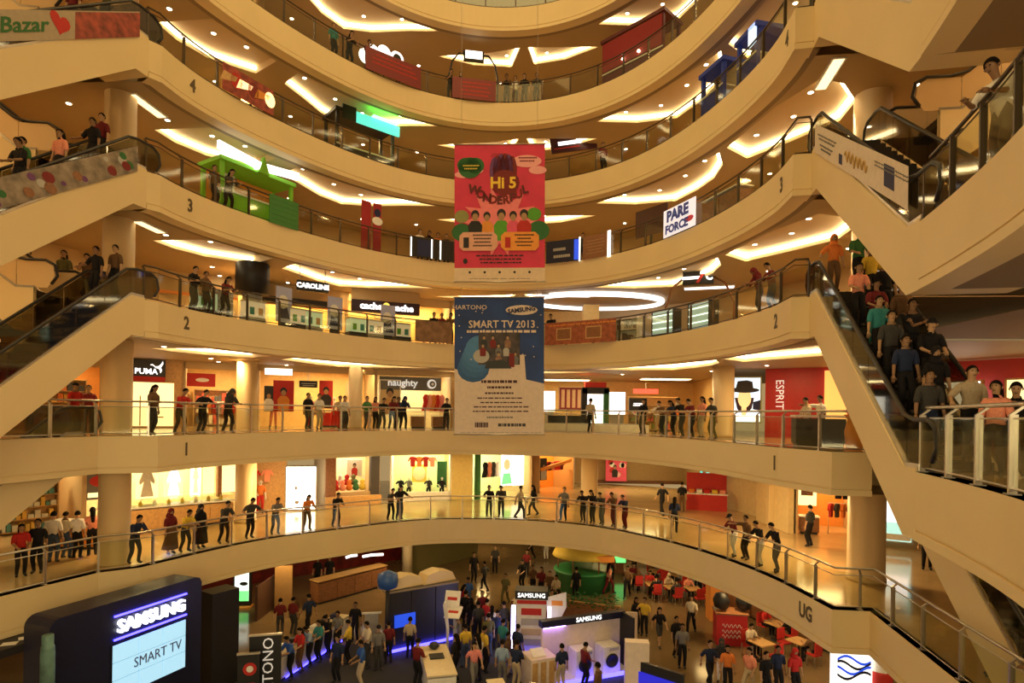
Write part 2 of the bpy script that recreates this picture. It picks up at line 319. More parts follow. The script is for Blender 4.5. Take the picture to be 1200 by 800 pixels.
# ------------------------------------------------------------------ escalators
def escalator(A, B, zA, zB, out, label, w=1.35, side=CREAM, pane=DARKGLASS, n=18, over=.0):
    """A upper end, B lower end of the hall-side line; out = +1 when the far side lies to the right of A->B."""
    A = Vector((*A, zA)); B = Vector((*B, zB)); d = Vector((B.x-A.x, B.y-A.y, 0)); L = d.length; d.normalize(); o = Vector((d.y, -d.x, 0))*out
    r = thing('escalator', label, 'escalator', Matrix.Translation(A)); up = Vector((0, 0, 1)); t = .14
    fl = .5                                                 # level run at both ends
    top = [A, A+d*fl, B-d*fl, B]; 
    def band(lo, hi, off, th, name, m):
        pts = [p+up*hi for p in top]+[p+up*lo for p in top[::-1]]
        return MB().prism([p+o*off for p in pts], o*th).obj(name, m, r, True)
    band(-FH, .06, 0, t, 'side_panel', side); band(-FH, .06, w+t, t, 'side_panel', side); band(-FH, -FH+.1, t, w, 'underside_panel', side)
    band(-.04, .14, t*.2, t*.6, 'skirt_strip', STEEL)
    sl = (zB-zA)/(L-2*fl)
    sm = MB(); sm.box((0, 0, -.09), (w-.04, .40, .18))
    for i in range(9): sm.box((-w/2+.1+i*(w-.2)/8, 0, .006), (.03, .4, .012))
    me = sm.mesh('step', STEP); ang = math.atan2(d.y, d.x)-PI/2
    for i in range(n):
        s = (i+.5)/n*(L-.3)+.15; zz = zA+sl*min(max(s-fl, 0), L-2*fl)
        p = A+d*s+o*(t+w/2); place('step', me, Matrix.Translation((p.x-A.x, p.y-A.y, zz-A.z+.02)) @ Matrix.Rotation(ang, 4, 'Z'), r)
    for off in (t/2, w+t*1.5):
        H = .92
        path = [A-d*.45+up*.2, A-d*.62+up*.45, A-d*.55+up*.78, A-d*.3+up*(H)]+[A+up*H+d*fl*.6, A+d*fl*1.3+up*(H-.08)]+[B-d*fl*1.3+up*(H+.1), B-d*fl*.5+up*H]+[B+d*.3+up*H, B+d*.55+up*.78, B+d*.62+up*.45, B+d*.45+up*.2]
        MB().tube([p+o*off for p in path], .045, 8).obj('handrail', RUBBER, r, True)
        m = 6
        for i in range(m):
            s0, s1 = fl+(L-2*fl)*i/m, fl+(L-2*fl)*(i+1)/m; q0, q1 = A+d*s0+up*(sl*(s0-fl)), A+d*s1+up*(sl*(s1-fl))
            MB().prism([q0+o*(off-.01)+up*.1, q1-d*.02+o*(off-.01)+up*.1, q1-d*.02+o*(off-.01)+up*.88, q0+o*(off-.01)+up*.88], o*.02).obj('balustrade_pane', pane, r, True)
        for E, sg in ((A, -1), (B, 1)):
            pts = [E-d*sg*fl+up*.08, E+d*sg*.35+up*.08, E+d*sg*.55+up*.4, E+d*sg*.5+up*.72, E+d*sg*.28+up*.88, E-d*sg*fl+up*.88]
            MB().prism([p+o*(off-.01) for p in pts], o*.02).obj('end_pane', pane, r, True)
    return r
RA, RB, LA, LB = (8.52, 17.2), (7.14, 10.55), (-11.9, 19.27), (-13.25, 12.85)
WD = {1: 'the painted 1', 2: 'the painted 2', 3: 'the painted 3', 4: 'the painted 4', 0: 'the UG gallery', 5: 'gallery five', 6: 'gallery six'}
for k in range(2, 6):
    escalator(RA, RB, LV[k], LV[k-1], -1, 'right hall-side escalator descending from gallery %s towards gallery %s' % (LNAME[k], LNAME[k-1]))
    escalator(LA, LB, LV[k], LV[k-1], 1, 'left hall-side escalator descending from gallery %s towards gallery %s' % (LNAME[k], LNAME[k-1]), pane=DARKGLASS)
    if k < 5: escalator((-20.8, 17.1), (-14.4, 17.9), LV[k+1], LV[k], -1, 'left side escalator climbing leftward from gallery %s to gallery %s' % (LNAME[k], LNAME[k+1]), pane=COLM)
    if k > 2: escalator((16.8, 14.0), (10.5, 14.8), LV[k+1], LV[k], 1, 'right side escalator climbing rightward from gallery %s to gallery %s' % (LNAME[k], LNAME[k+1]), pane=COLM)
escalator((10.4, 16.35), (9.3, 9.8), LV[1], LV[0], -1, 'right escalator descending from gallery one towards the UG gallery')
escalator((-13.55, 18.9), (-15.85, 12.8), LV[1], LV[0], 1, 'left escalator descending from gallery one towards the UG gallery')
# painted level marks on the slab edges
INK = mat('painted_mark', (.10, .07, .035), .6)
def mark(t, k, x, size=.62):
    p, e, n = behind(k, x, -.012, 500); M = wall_frame((p.x, p.y, LV[k]-.52), e)
    o = tag(place('level_mark', text_mesh(t, size, INK, ext=.004, bold=.018, sx=.8), M), 'dark painted %s on the cream slab edge at the %s' % (('numeral '+LNAME[int(t)]) if t.isdigit() else 'letters '+t, 'left' if x < 600 else 'right'), 'sign')
for t, k, x in (('1', 1, 219), ('2', 2, 217), ('3', 3, 219), ('4', 4, 220), ('1', 1, 908), ('2', 2, 907), ('3', 3, 911), ('4', 4, 915), ('UG', 0, 947)): mark(t, k, x)
# ground floor
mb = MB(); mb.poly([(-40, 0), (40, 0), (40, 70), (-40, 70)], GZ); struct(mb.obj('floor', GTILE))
# ------------------------------------------------------------------ people: one skinned body per pose, shared by copies
def ik(a, b, l1, l2, pole):
    a = Vector(a); b = Vector(b); d = b-a; L = min(d.length, (l1+l2)*.995); d.normalize(); b = a+d*L
    q = (l1*l1-l2*l2+L*L)/(2*L); h = math.sqrt(max(0, l1*l1-q*q)); p = Vector(pole); p = p-d*p.dot(d); p.normalize(); return a+d*q+p*h, b
POSES = {   # lean degrees, hands (right, left), feet (right, left), pelvis height, head pitch, elbow poles, turn of the head
 'stand': dict(hr=(.25, .06, .80), hl=(-.25, .05, .80)),
 'lean': dict(lean=20, hr=(.17, .45, 1.10), hl=(-.15, .47, 1.10), head=14, py=-.06, fr=(.11, -.16), fl=(-.11, .02)),
 'lean_wide': dict(lean=13, hr=(.42, .38, 1.12), hl=(-.42, .38, 1.12), head=18, fr=(.13, -.05), fl=(-.12, -.1)),
 'lean_one': dict(lean=8, hr=(.22, .40, 1.12), hl=(-.26, .03, .82), head=8, fr=(.12, 0), fl=(-.1, -.08), look=25),
 'walk': dict(lean=3, hr=(.24, -.16, .84), hl=(-.24, .26, .88), fr=(.10, .28), fl=(-.10, -.30), z=.88),
 'walk_back': dict(lean=4, hr=(.24, .26, .88), hl=(-.24, -.16, .84), fr=(.10, -.28), fl=(-.10, .26), z=.88),
 'phone': dict(lean=0, hr=(.08, .33, 1.28), hl=(-.24, .05, .82), head=22),
 'carry': dict(lean=2, hr=(.15, .33, 1.0), hl=(-.14, .33, 1.0), head=10),
 'crossed': dict(lean=0, hr=(-.12, .24, 1.17), hl=(.12, .22, 1.20)),
 'hip': dict(lean=0, hr=(.19, .06, 1.0), hl=(-.25, .05, .80), pr=(1, -.6, 0), fr=(.17, .03), fl=(-.09, 0), look=-20),
 'point': dict(lean=3, hr=(.24, .62, 1.38), hl=(-.25, .05, .80), look=-15),
 'rail_hold': dict(lean=2, hr=(.42, .26, 1.04), hl=(-.25, .06, .82), look=-30),
 'sit': dict(z=.50, lean=6, hr=(.16, .38, .76), hl=(-.16, .38, .76), fr=(.12, .44), fl=(-.12, .40), head=12, ko=(0, 1, .9)),
}
def pose_joints(P):
    lean = math.radians(P.get('lean', 0)); z = P.get('z', .92); J = {}
    pel = Vector((0, P.get('py', 0), z)); ax = Vector((0, math.sin(lean), math.cos(lean)))
    J['pel'] = pel; J['waist'] = pel+ax*.14; J['chest'] = pel+ax*.36; J['nb'] = pel+ax*.49; 
    hp = math.radians(P.get('head', 0)+P.get('lean', 0)*.5); hx = Vector((0, math.sin(hp), math.cos(hp)))
    J['neck'] = J['nb']+hx*.07; J['h1'] = J['neck']+hx*.075+Vector((0, .02, 0)); J['h2'] = J['h1']+hx*.075; J['h3'] = J['h2']+hx*.06; J['hx'] = hx
    for s, n in ((1, 'r'), (-1, 'l')):
        sh = pel+ax*.44+Vector((s*.165, 0, 0)); J['s'+n] = sh; e, w = ik(sh, P['h'+n], .285, .25, P.get('p'+n, (s*.5, -.8, -.45))); J['e'+n] = e; J['w'+n] = w
        hip = pel+Vector((s*.088, 0, -.04)); fx, fy = P.get('f'+n, (s*.10, 0)); k, an = ik(hip, (fx, fy-.02, .085), .42, .42, P.get('ko', (0, 1, .05))); J['p'+n] = hip; J['k'+n] = k; J['a'+n] = an; J['t'+n] = an+Vector((s*.02, .15, -.045)); J['q'+n] = an+Vector((0, -.03, -.035))
    return J
BONES = [('pel', 'waist'), ('waist', 'chest'), ('chest', 'nb'), ('nb', 'neck'), ('neck', 'h1'), ('h1', 'h2'), ('h2', 'h3')]
for n in 'rl': BONES += [('chest', 's'+n), ('s'+n, 'e'+n), ('e'+n, 'w'+n), ('pel', 'p'+n), ('p'+n, 'k'+n), ('k'+n, 'a'+n), ('a'+n, 't'+n), ('a'+n, 'q'+n)]
RADII = dict(pel=.125, waist=.115, chest=.135, nb=.07, neck=.052, h1=.075, h2=.088, h3=.06, sr=.068, sl=.068, er=.043, el=.043, wr=.030, wl=.030, pr=.095, pl=.095, kr=.06, kl=.06, ar=.042, al=.042, tr=.034, tl=.034, qr=.04, ql=.04)
SKIN = mat('skin_brown', (.42, .24, .12), .55); DARKEYE = mat('eye_dark', (.02, .015, .01), .3); SHOE = mat('shoe_dark', (.02, .018, .016), .5)
def build_pose(name, sub=1):
    P = POSES[name]; J = pose_joints(P); names = list(RADII); me = bpy.data.meshes.new('body')
    me.from_pydata([J[n] for n in names], [(names.index(a), names.index(b)) for a, b in BONES], [])
    o = bpy.data.objects.new('body', me); COL.objects.link(o); sk = o.modifiers.new('s', 'SKIN'); 
    if not me.skin_vertices: 
        bpy.context.view_layer.objects.active = o
    sv = me.skin_vertices[0].data
    for i, n in enumerate(names):
        r = RADII[n]; sv[i].radius = (r*1.12, r*.82) if n in ('pel', 'waist', 'chest') else (r, r); sv[i].use_root = (n == 'pel')
    sk.use_smooth_shade = True; sk.branch_smoothing = .6; ss = o.modifiers.new('u', 'SUBSURF'); ss.levels = sub; ss.render_levels = sub
    dg = bpy.context.evaluated_depsgraph_get(); ev = bpy.data.meshes.new_from_object(o.evaluated_get(dg)); bpy.data.objects.remove(o)
    vs = [v.co.copy() for v in ev.vertices]; fs = [tuple(p.vertices) for p in ev.polygons]; nor = [v.normal.copy() for v in ev.vertices]; bpy.data.meshes.remove(ev)
    reg = []
    for f in fs:
        c = sum((vs[i] for i in f), Vector())/len(f); best = None
        for a, b in BONES:
            A, B = J[a], J[b]; d = B-A; t = max(0, min(1, (c-A).dot(d)/d.dot(d))); q = (c-A-d*t).length/(RADII[a]*(1-t)+RADII[b]*t)
            if best is None or q < best[0]: best = (q, a, b, t)
        _, a, b, t = best; n = b[-1] if len(b) == 2 else ''
        if a in ('nb', 'neck', 'h1', 'h2'): g = 'head'
        elif b[0] == 'e' and len(b) == 2: g = 'upper_arm'
        elif b[0] == 'w' and len(b) == 2 and a[0] == 'e': g = 'forearm'
        elif a == 'pel' and b == 'waist': g = 'torso' if t > .35 else 'pelvis'
        elif a == 'pel': g = 'pelvis'
        elif a[0] == 'p' and len(a) == 2: g = 'thigh'
        elif a[0] == 'k': g = 'shank'
        elif a[0] == 'a': g = 'foot'
        else: g = 'torso'
        reg.append(g)
    return dict(J=J, v=vs, f=fs, n=nor, reg=reg, m={})
POSE = {}
def pose(name):
    if name not in POSE: POSE[name] = build_pose(name)
    return POSE[name]
def hand(mb, J, n, s):
    w = J['w'+n]; d = (w-J['e'+n]).normalized(); side = Vector((s, 0, 0)); side = (side-d*side.dot(d)).normalized(); dn = d.cross(side)*(-s)
    if dn.z > 0: dn = -dn
    mb.tube([w-d*.01, w+d*.035, w+d*.085], [.028, .040, .036], 8)
    for i, L in enumerate((.066, .078, .072, .056)):
        b = w+d*.08+side*(.028-.019*i)*-1; mb.tube([b, b+d*L*.5+dn*.006, b+d*L*.9+dn*.030], [.0095, .009, .0065], 5)
    b = w+d*.03-side*.03; mb.tube([b, b+d*.03-side*.022, b+d*.06-side*.028+dn*.012], [.011, .010, .007], 5)
def body_mesh(name):
    p = pose(name)
    if 'body' in p['m']: return p['m']['body']
    mb = MB(); mb.smooth = True; mb.add(p['v'], p['f']); J = p['J']
    hand(mb, J, 'r', 1); hand(mb, J, 'l', -1)
    c = (J['h1']+J['h2'])/2; hx = J['hx']; fw = Vector((0, hx.z, -hx.y))
    mb.add([c+fw*.082+hx*.025+Vector((x, 0, 0)) for x in (-.009, .009)]+[c+fw*.108-hx*.022]+[c+fw*.08-hx*.03+Vector((x, 0, 0)) for x in (-.017, .017)], [(0, 1, 2), (0, 2, 3), (1, 4, 2), (2, 4, 3)])
    for s in (-1, 1):
        e = c+Vector((s*.086, 0, 0))-hx*.005; mb.tube([e-fw*.02+hx*.02, e+Vector((s*.014, 0, 0)), e-fw*.01-hx*.03], [.008, .016, .007], 6)
    mb.cur = 1
    for s in (-1, 1): mb.tube([c+fw*.072+hx*.028+Vector((s*.03, 0, 0)), c+fw*.090+hx*.028+Vector((s*.03, 0, 0))], [.012, .006], 6)
    mb.tube([c+fw*.080-hx*.052+Vector((-.022, 0, 0)), c+fw*.092-hx*.054, c+fw*.080-hx*.052+Vector((.022, 0, 0))], .006, 5)
    p['m']['body'] = mb.mesh('body', [SKIN, DARKEYE]); return p['m']['body']
REG = {'shirt': ('torso', 'upper_arm'), 'jacket': ('torso', 'upper_arm', 'forearm', 'pelvis'), 'vest': ('torso',), 'trousers': ('pelvis', 'thigh', 'shank'), 'shorts': ('pelvis', 'thigh'), 'shoe': ('foot',)}
def cloth_mesh(name, kind, side=0):
    p = pose(name); key = kind+str(side)
    if key in p['m']: return p['m'][key]
    th = {'jacket': .022, 'shirt': .018, 'vest': .016, 'shoe': .012}.get(kind, .012); idx = {}; mb = MB(); mb.smooth = True; V = []; Fs = []
    for f, g in zip(p['f'], p['reg']):
        if g in REG[kind] and (not side or sum((p['v'][i].x-p['J']['pel'].x for i in f))*side > 0):
            Fs.append([idx.setdefault(i, len(idx)) for i in f])
    inv = sorted(idx, key=idx.get); V = [p['v'][i]+p['n'][i]*th for i in inv]
    cnt = {}
    for f in Fs:
        for a, b in zip(f, f[1:]+f[:1]): cnt[tuple(sorted((a, b)))] = cnt.get(tuple(sorted((a, b))), 0)+1
    base = len(V); hem = {}; V2 = list(V)
    for f in list(Fs):
        for a, b in zip(f, f[1:]+f[:1]):
            if cnt[tuple(sorted((a, b)))] == 1:
                for i in (a, b):
                    if i not in hem: hem[i] = len(V2); V2.append(p['v'][inv[i]]-p['n'][inv[i]]*.004)
                Fs.append([b, a, hem[a], hem[b]])
    if kind == 'shirt':
        pass
    mb.add(V2, Fs); p['m'][key] = mb.mesh(kind, WHITE); return p['m'][key]
def skirt_mesh(name, L=.85):
    p = pose(name); key = 'skirt%g' % L
    if key in p['m']: return p['m'][key]
    J = p['J']; w = J['waist']; vs = []; n = 16; rows = 5; foot = (J['ar']+J['al'])/2
    for r in range(rows):
        t = r/(rows-1); c = w.lerp(Vector((foot.x, foot.y, w.z-L)), t); a = .15+.11*t
        sp = .07*t+max(0, abs(J['ar'].y-J['al'].y)-.1)*.5*t; c = c+Vector((0, max(0, max(J['kr'].y, J['kl'].y)-.06)*(1-abs(2*t-1))*.8, 0))
        vs += [c+Vector((a*1.1*math.cos(2*PI*k/n), (a*.85+sp)*math.sin(2*PI*k/n)*(1+.06*math.cos(5*2*PI*k/n)*t), 0)) for k in range(n)]
    fs = [(r*n+k, r*n+(k+1) % n, (r+1)*n+(k+1) % n, (r+1)*n+k) for r in range(rows-1) for k in range(n)]
    mb = MB(); mb.smooth = True; mb.add(vs, fs); p['m'][key] = mb.mesh('skirt', WHITE); return p['m'][key]
def hair_mesh(name, kind):
    p = pose(name); key = 'hair_'+kind
    if key in p['m']: return p['m'][key]
    J = p['J']; c = (J['h1']+J['h2'])/2+J['hx']*.012; hx = J['hx']; fw = Vector((0, hx.z, -hx.y)); sd = Vector((1, 0, 0)); mb = MB(); mb.smooth = True
    n = 16; vs = []; fs = []
    big = 1.14 if kind == 'headscarf' else 1.0
    rows = 7
    for r in range(rows):
        ph = r/(rows-1)
        for k in range(n):
            a = 2*PI*k/n; front = max(0, math.sin(a)); low = {'short': .58-.30*front, 'cap': .46, 'long': .62-.28*front**.5, 'bun': .6-.27*front, 'headscarf': .72-.34*front**2}[kind]
            t = ph*low*PI; q = .101*big; vs.append(c+sd*(q*.93*math.sin(t)*math.cos(a))+fw*(q*1.06*math.sin(t)*math.sin(a)-.006)+hx*(q*1.2*math.cos(t)))
    fs = [(r*n+k, r*n+(k+1) % n, (r+1)*n+(k+1) % n, (r+1)*n+k) for r in range(rows-1) for k in range(n)]; mb.add(vs, fs)
    if kind in ('long', 'headscarf'):
        L = .30 if kind == 'long' else .26; b = c-fw*.055
        mb.tube([b+hx*.04, b-fw*.015-hx*.06, J['neck']-fw*.085-hx*.06, J['neck']-fw*.12-hx*L], [.075, .085, .08 if kind == 'long' else .12, .04], 10)
        if kind == 'headscarf': mb.tube([J['neck']+hx*.05, J['neck']-hx*.03, J['neck']-hx*.10], [.085, .105, .15], 12)
    if kind == 'bun': mb.lathe([(.01, -.04), (.04, -.03), (.05, 0), (.04, .03), (.01, .04)], c-fw*.115+hx*.03, 10)
    if kind == 'cap':
        mb.smooth = False; e = c+hx*.03+fw*.07; mb.prism([e-sd*.07, e+sd*.07, e+sd*.05+fw*.09-hx*.01, e-sd*.05+fw*.09-hx*.01], hx*.008)
    p['m'][key] = mb.mesh('hair', BLACK); return p['m'][key]
CLOTH = {'black': (.012, .011, .013), 'navy': (.02, .03, .075), 'dark grey': (.05, .048, .046), 'grey': (.20, .19, .18), 'white': (.80, .76, .70), 'red': (.50, .028, .025), 'maroon': (.16, .018, .022), 'orange': (.75, .22, .05), 'yellow': (.72, .50, .06), 'green': (.06, .20, .07), 'blue': (.04, .11, .36), 'light blue': (.30, .42, .60), 'pink': (.80, .28, .26), 'beige': (.52, .42, .28), 'brown': (.14, .075, .035), 'purple': (.16, .06, .22), 'teal': (.04, .24, .25), 'denim': (.06, .09, .17), 'salmon': (.85, .33, .22), 'olive': (.14, .13, .05), 'cream': (.72, .62, .44)}
def cmat(c): return mat('cloth_'+c.replace(' ', '_'), CLOTH[c], .8, scale=30, var=.15, spec=.2)
HAIRM = mat('black_hair', (.009, .007, .006), .85, scale=60, var=.4, spec=.1)
SKINS = [SKIN, mat('skin_light_brown', (.52, .31, .17), .55), mat('skin_dark_brown', (.30, .16, .08), .55)]
PTEXT = {'stand': 'standing', 'lean': 'leaning on the rail', 'lean_wide': 'leaning with arms spread on the rail', 'lean_one': 'resting one hand on the rail', 'walk': 'walking', 'walk_back': 'striding', 'phone': 'holding up one hand', 'carry': 'holding both hands in front', 'crossed': 'standing with arms crossed', 'hip': 'standing with a hand on hip', 'point': 'reaching out one arm', 'rail_hold': 'holding the handrail', 'sit': 'sitting'}
PEOPLE = []
def person(loc, face, top='black', bottom='denim', po='stand', hair='short', h=1., where='', group=None, topkind='shirt', lower='trousers', name='person', skin=None, px=None, scarf=None, haircol=None):
    """face: heading in degrees, 0 looks along +Y, positive turns left."""
    M = Matrix.Translation(loc) @ Matrix.Rotation(math.radians(face), 4, 'Z') @ Matrix.Scale(h, 4)
    me = body_mesh(po); o = place(name, me, M); sk = skin or SKINS[len(PEOPLE) % 3]
    def setm(ob, i, m): ob.material_slots[i].link = 'OBJECT'; ob.material_slots[i].material = m
    setm(o, 0, sk)
    def part(n, mesh, m): q = place(n, mesh, Matrix(), o); setm(q, 0, m); return q
    part('trousers' if lower == 'trousers' else lower, cloth_mesh(po, 'trousers' if lower in ('skirt',) else lower), cmat(bottom)) if lower != 'skirt' else part('skirt', skirt_mesh(po), cmat(bottom))
    part(topkind, cloth_mesh(po, topkind), cmat(top)); part('shoe', cloth_mesh(po, 'shoe', 1), SHOE); part('shoe', cloth_mesh(po, 'shoe', -1), SHOE)
    if hair == 'headscarf': part('headscarf', hair_mesh(po, 'headscarf'), cmat(scarf or top))
    elif hair == 'cap': part('cap', hair_mesh(po, 'cap'), cmat(scarf or 'black'))
    elif hair: part('hair', hair_mesh(po, hair), HAIRM if not haircol else cmat(haircol))
    if name == 'person':
        if px is None: px = 600+F*loc[0]/max(loc[1], .1)
        PEOPLE.append((o, px, top, bottom, PTEXT[po], hair, lower, topkind, where, group, scarf))
    return o
def name_people():                                          # labels from looks, then from the place
    G = {}
    for t in PEOPLE: G.setdefault(t[8], []).append(t)
    for where, L in G.items():
        L.sort(key=lambda t: t[1]); n = len(L)
        for i, (o, px, top, bottom, act, hair, lower, tk, wh, gr, scarf) in enumerate(L):
            hs = {'short': '', 'long': ' long-haired', 'bun': ' bun-haired', 'headscarf': ' headscarfed', 'cap': ' capped', None: ''}[hair]
            pos = '' if n == 1 else (', leftmost there' if i == 0 else ', rightmost there' if i == n-1 else ', %s from left' % (ORD[i] if i < len(ORD) else 'further'))
            who = '%sperson in %s %s' % (hs.strip()+' ' if hs else '', top, tk if tk != 'shirt' or lower != 'skirt' else 'top')
            lab = who+', '+act+', '+wh+pos
            if len(lab.replace('-', ' ').split()) > 16: lab = who+', '+wh+pos
            tag(o, lab, 'person', gr or 'people %s' % where)
# ------------------------------------------------------------------ flat prints, signs, shop fittings
def emis(name, col, e): return mat(name, col, .5, emit=e, ecol=col, var=.03)
def col(c, rough=.7): return mat('paint_%d_%d_%d' % tuple(int(v*999) for v in c), c, rough, var=.05)
LITW = emis('lit_white', (1, .96, .86), 1.9); LITY = emis('lit_yellow', (1, .80, .36), 1.3); LETTER = emis('lit_letter', (1, 1, .97), 1.9); LITT = emis('lit_teal', (.10, .68, .55), 1.1); LITG = emis('lit_green', (.15, .85, .2), 1.4); BLUELED = emis('blue_led', (.05, .04, 1.0), 9.)
RED = col((.52, .025, .02)); DRED = col((.20, .015, .015)); NAVY = col((.015, .02, .09)); ORANGE = col((.80, .30, .05)); YELLOW = col((.75, .55, .08)); GREEN = col((.10, .36, .03)); DGREEN = col((.03, .15, .04)); WOOD = mat('brown_wood', (.26, .11, .045), .4, scale=12, var=.25); LWOOD = mat('light_wood', (.60, .36, .14), .4, scale=10, var=.15); PINK = col((.80, .10, .20)); TEALP = col((.05, .30, .30)); BLUEP = emis('lit_blue', (.02, .08, .75), .8); TAN = col((.60, .46, .26)); GREY = col((.16, .155, .15)); LGREY = col((.45, .43, .40)); OLIVE = col((.30, .29, .10)); PURP = col((.16, .05, .18))
def shape(parent, pts, m, z=.004, name='print', th=.003):   # a flat printed shape lying on its board
    return MB().prism([(x, y, z) for x, y in pts], (0, 0, th)).obj(name, m, parent)
def disc(parent, x, y, rx, ry, m, z=.004, name='print', n=16): return shape(parent, [(x+rx*math.cos(2*PI*i/n), y+ry*math.sin(2*PI*i/n)) for i in range(n)], m, z, name)
def rect(parent, x, y, w, h, m, z=.004, name='print'): return shape(parent, [(x-w/2, y-h/2), (x+w/2, y-h/2), (x+w/2, y+h/2), (x-w/2, y+h/2)], m, z, name)
def board(M, w, h, m, label, cat='sign', th=.06, frame=None, group=None):
    t = thing(cat.replace(' ', '_') if cat != 'sign' else 'sign_board', label, cat, M, group); MB().box((0, 0, -th/2), (w, h, th)).obj('panel', m, t)
    if frame:
        for x, y, a, b in ((0, h/2, w+.06, .06), (0, -h/2, w+.06, .06), (-w/2, 0, .06, h), (w/2, 0, .06, h)): MB().box((x, y, -th/2), (a, b, th+.05)).obj('frame', frame, t)
    return t
def figure(parent, x, y, s, shirt, z=.004, hairm=None, skin=SKIN):   # small generic printed figure
    shape(parent, [(x-.20*s, y-.5*s), (x+.20*s, y-.5*s), (x+.23*s, y-.05*s), (x+.12*s, y+.10*s), (x-.12*s, y+.10*s), (x-.23*s, y-.05*s)], shirt, z)
    disc(parent, x, y+.30*s, .13*s, .15*s, hairm or BLACK, z); disc(parent, x, y+.22*s, .095*s, .12*s, skin, z+.004)
def stripes(parent, x, y, w, n, dy, m, z=.004, seed=0, hgt=.02):     # lines of small illegible print
    r = random.Random(seed); mb = MB()
    for i in range(n):
        xx = -w/2
        ww = w*r.uniform(.65, 1)
        xx = -ww/2
        while xx < ww/2:
            q = r.uniform(.03, .12)*max(w, .8); mb.box((x+xx+q/2, y-i*dy, z), (q*.8, hgt, .003)); xx += q
    o = mb.obj('small_print', m, parent); o['kind'] = 'stuff'; return o
def posM(p, u, z=0.): return wall_frame((p[0], p[1], p[2]+z), u)
def px_board(x0, x1, y0, y1, D, k=None, u=None):            # frame, width and height of a board seen in a pixel box at depth D
    a = ray(x0, (y0+y1)/2)*D; b = ray(x1, (y0+y1)/2)*D; c = (a+b)/2; h = abs(y1-y0)*D/F; w = (b-a).length
    if u is None: u = (1, 0)
    uu = Vector((u[0], u[1], 0)).normalized(); cosf = 1
    a2 = ray(x0, (y0+y1)/2); b2 = ray(x1, (y0+y1)/2)        # intersect both edge rays with the board's plane
    n = Vector((-uu.y, uu.x, 0)); ta = n.dot(c)/n.dot(a2); tb = n.dot(c)/n.dot(b2); A = a2*ta; B = b2*tb
    return wall_frame(tuple((A+B)/2), uu), (B-A).to_2d().length, h
# shop bays on the galleries UG and 1
def bayM(p0, p1, z):
    u = Vector((p1[0]-p0[0], p1[1]-p0[1], 0)); w = u.length; u.normalize(); n = Vector((-u.y, u.x, 0))
    return Matrix(((u.x, n.x, 0, p0[0]), (u.y, n.y, 0, p0[1]), (0, 0, 1, z), (0, 0, 0, 1))), w
SIGNM = Matrix.Rotation(PI/2, 4, 'X')                        # local (x right, y up, z to the hall) inside a bay frame
def wallbox(M, x0, x1, y0, y1, z0, z1, m, name='wall_shop'):
    return struct(MB().box(((x0+x1)/2, (y0+y1)/2, (z0+z1)/2), (x1-x0, y1-y0, z1-z0), M).obj(name, m))
def shop(M, w, h, dep=3.2, head=.5, back=LWOOD, lamp=9., boost=2.4, sill=0., sidem=WALLC, lcol=(1, .78, .38), where=''):
    mb = MB(); mb.box((w/2, dep, h/2), (w, .1, h), M); struct(mb.obj('wall_shop_back', back))
    mb = MB(); mb.box((.04, dep/2, h/2), (.08, dep, h), M); mb.box((w-.04, dep/2, h/2), (.08, dep, h), M); mb.box((w/2, .06, h-head/2), (w, .12, head), M)
    if sill: mb.box((w/2, .06, sill/2), (w, .12, sill), M)
    struct(mb.obj('wall_shop_front', sidem))
    lamp = round(lamp*boost, 1); t = thing('ceiling_light', 'bright rectangular ceiling light inside %s' % where, 'ceiling light', M @ Matrix.Translation((w/2, dep*.5, h-.06)))
    MB().box((0, 0, 0), (w*.75, .7, .06)).obj('housing', WHITE, t); MB().box((0, 0, -.035), (w*.72, .62, .02)).obj('diffuser', mat('shop_lamp_%g_%d' % (lamp, int(lcol[2]*99)), (1, .9, .7), emit=lamp, ecol=lcol), t)
def poster(M, x, z, w, h, m, label, fig=None, y=-.02, cat='poster', frame=None, extra=None):
    b = board(M @ Matrix.Translation((x, y, z)) @ SIGNM, w, h, m, label, cat, .05, frame)
    if fig: figure(b, 0, -h*.08, h*.8, fig)
    return b
def garment_mesh(kind='top'):
    mb = MB()
    if kind == 'top': P = [(-.13, 0), (.13, 0), (.15, .46), (.25, .30), (.31, .36), (.2, .58), (.06, .62), (-.06, .62), (-.2, .58), (-.31, .36), (-.25, .30), (-.15, .46)]
    else: P = [(-.26, 0), (.26, 0), (.12, .5), (.17, .8), (.07, .95), (-.07, .95), (-.17, .8), (-.12, .5)]
    mb.prism([(x, -.06, z) for x, z in P], (0, .12, 0)); return mb.mesh('garment', WHITE)
GARM = {k: garment_mesh(k) for k in ('top', 'dress')}
def garments(M, x, y, z, n, dx, cols, where, kind='top', rz=0.):
    for i in range(n):
        c = cols[i % len(cols)]; o = place('garment', GARM[kind], M @ TR(x+i*dx, y, z, rz)); o.material_slots[0].link = 'OBJECT'; o.material_slots[0].material = cmat(c)
        tag(o, '%s %s hanging %s, %s from the left' % (c, 'shirt' if kind == 'top' else 'dress', where, ORD[i]), 'garment', 'garments %s' % where)
def rack(M, x, y, w, h, where):
    t = thing('clothes_rack', 'steel clothes rail %s' % where, 'rack', M @ Matrix.Translation((x, y, 0)))
    for s in (-1, 1): MB().tube([(s*w/2, -.2, .02), (s*w/2, .2, .02)], .02).obj('foot', STEEL, t); MB().tube([(s*w/2, 0, .02), (s*w/2, 0, h)], .016).obj('upright', STEEL, t)
    MB().tube([(-w/2, 0, h), (w/2, 0, h)], .016).obj('rail', STEEL, t)
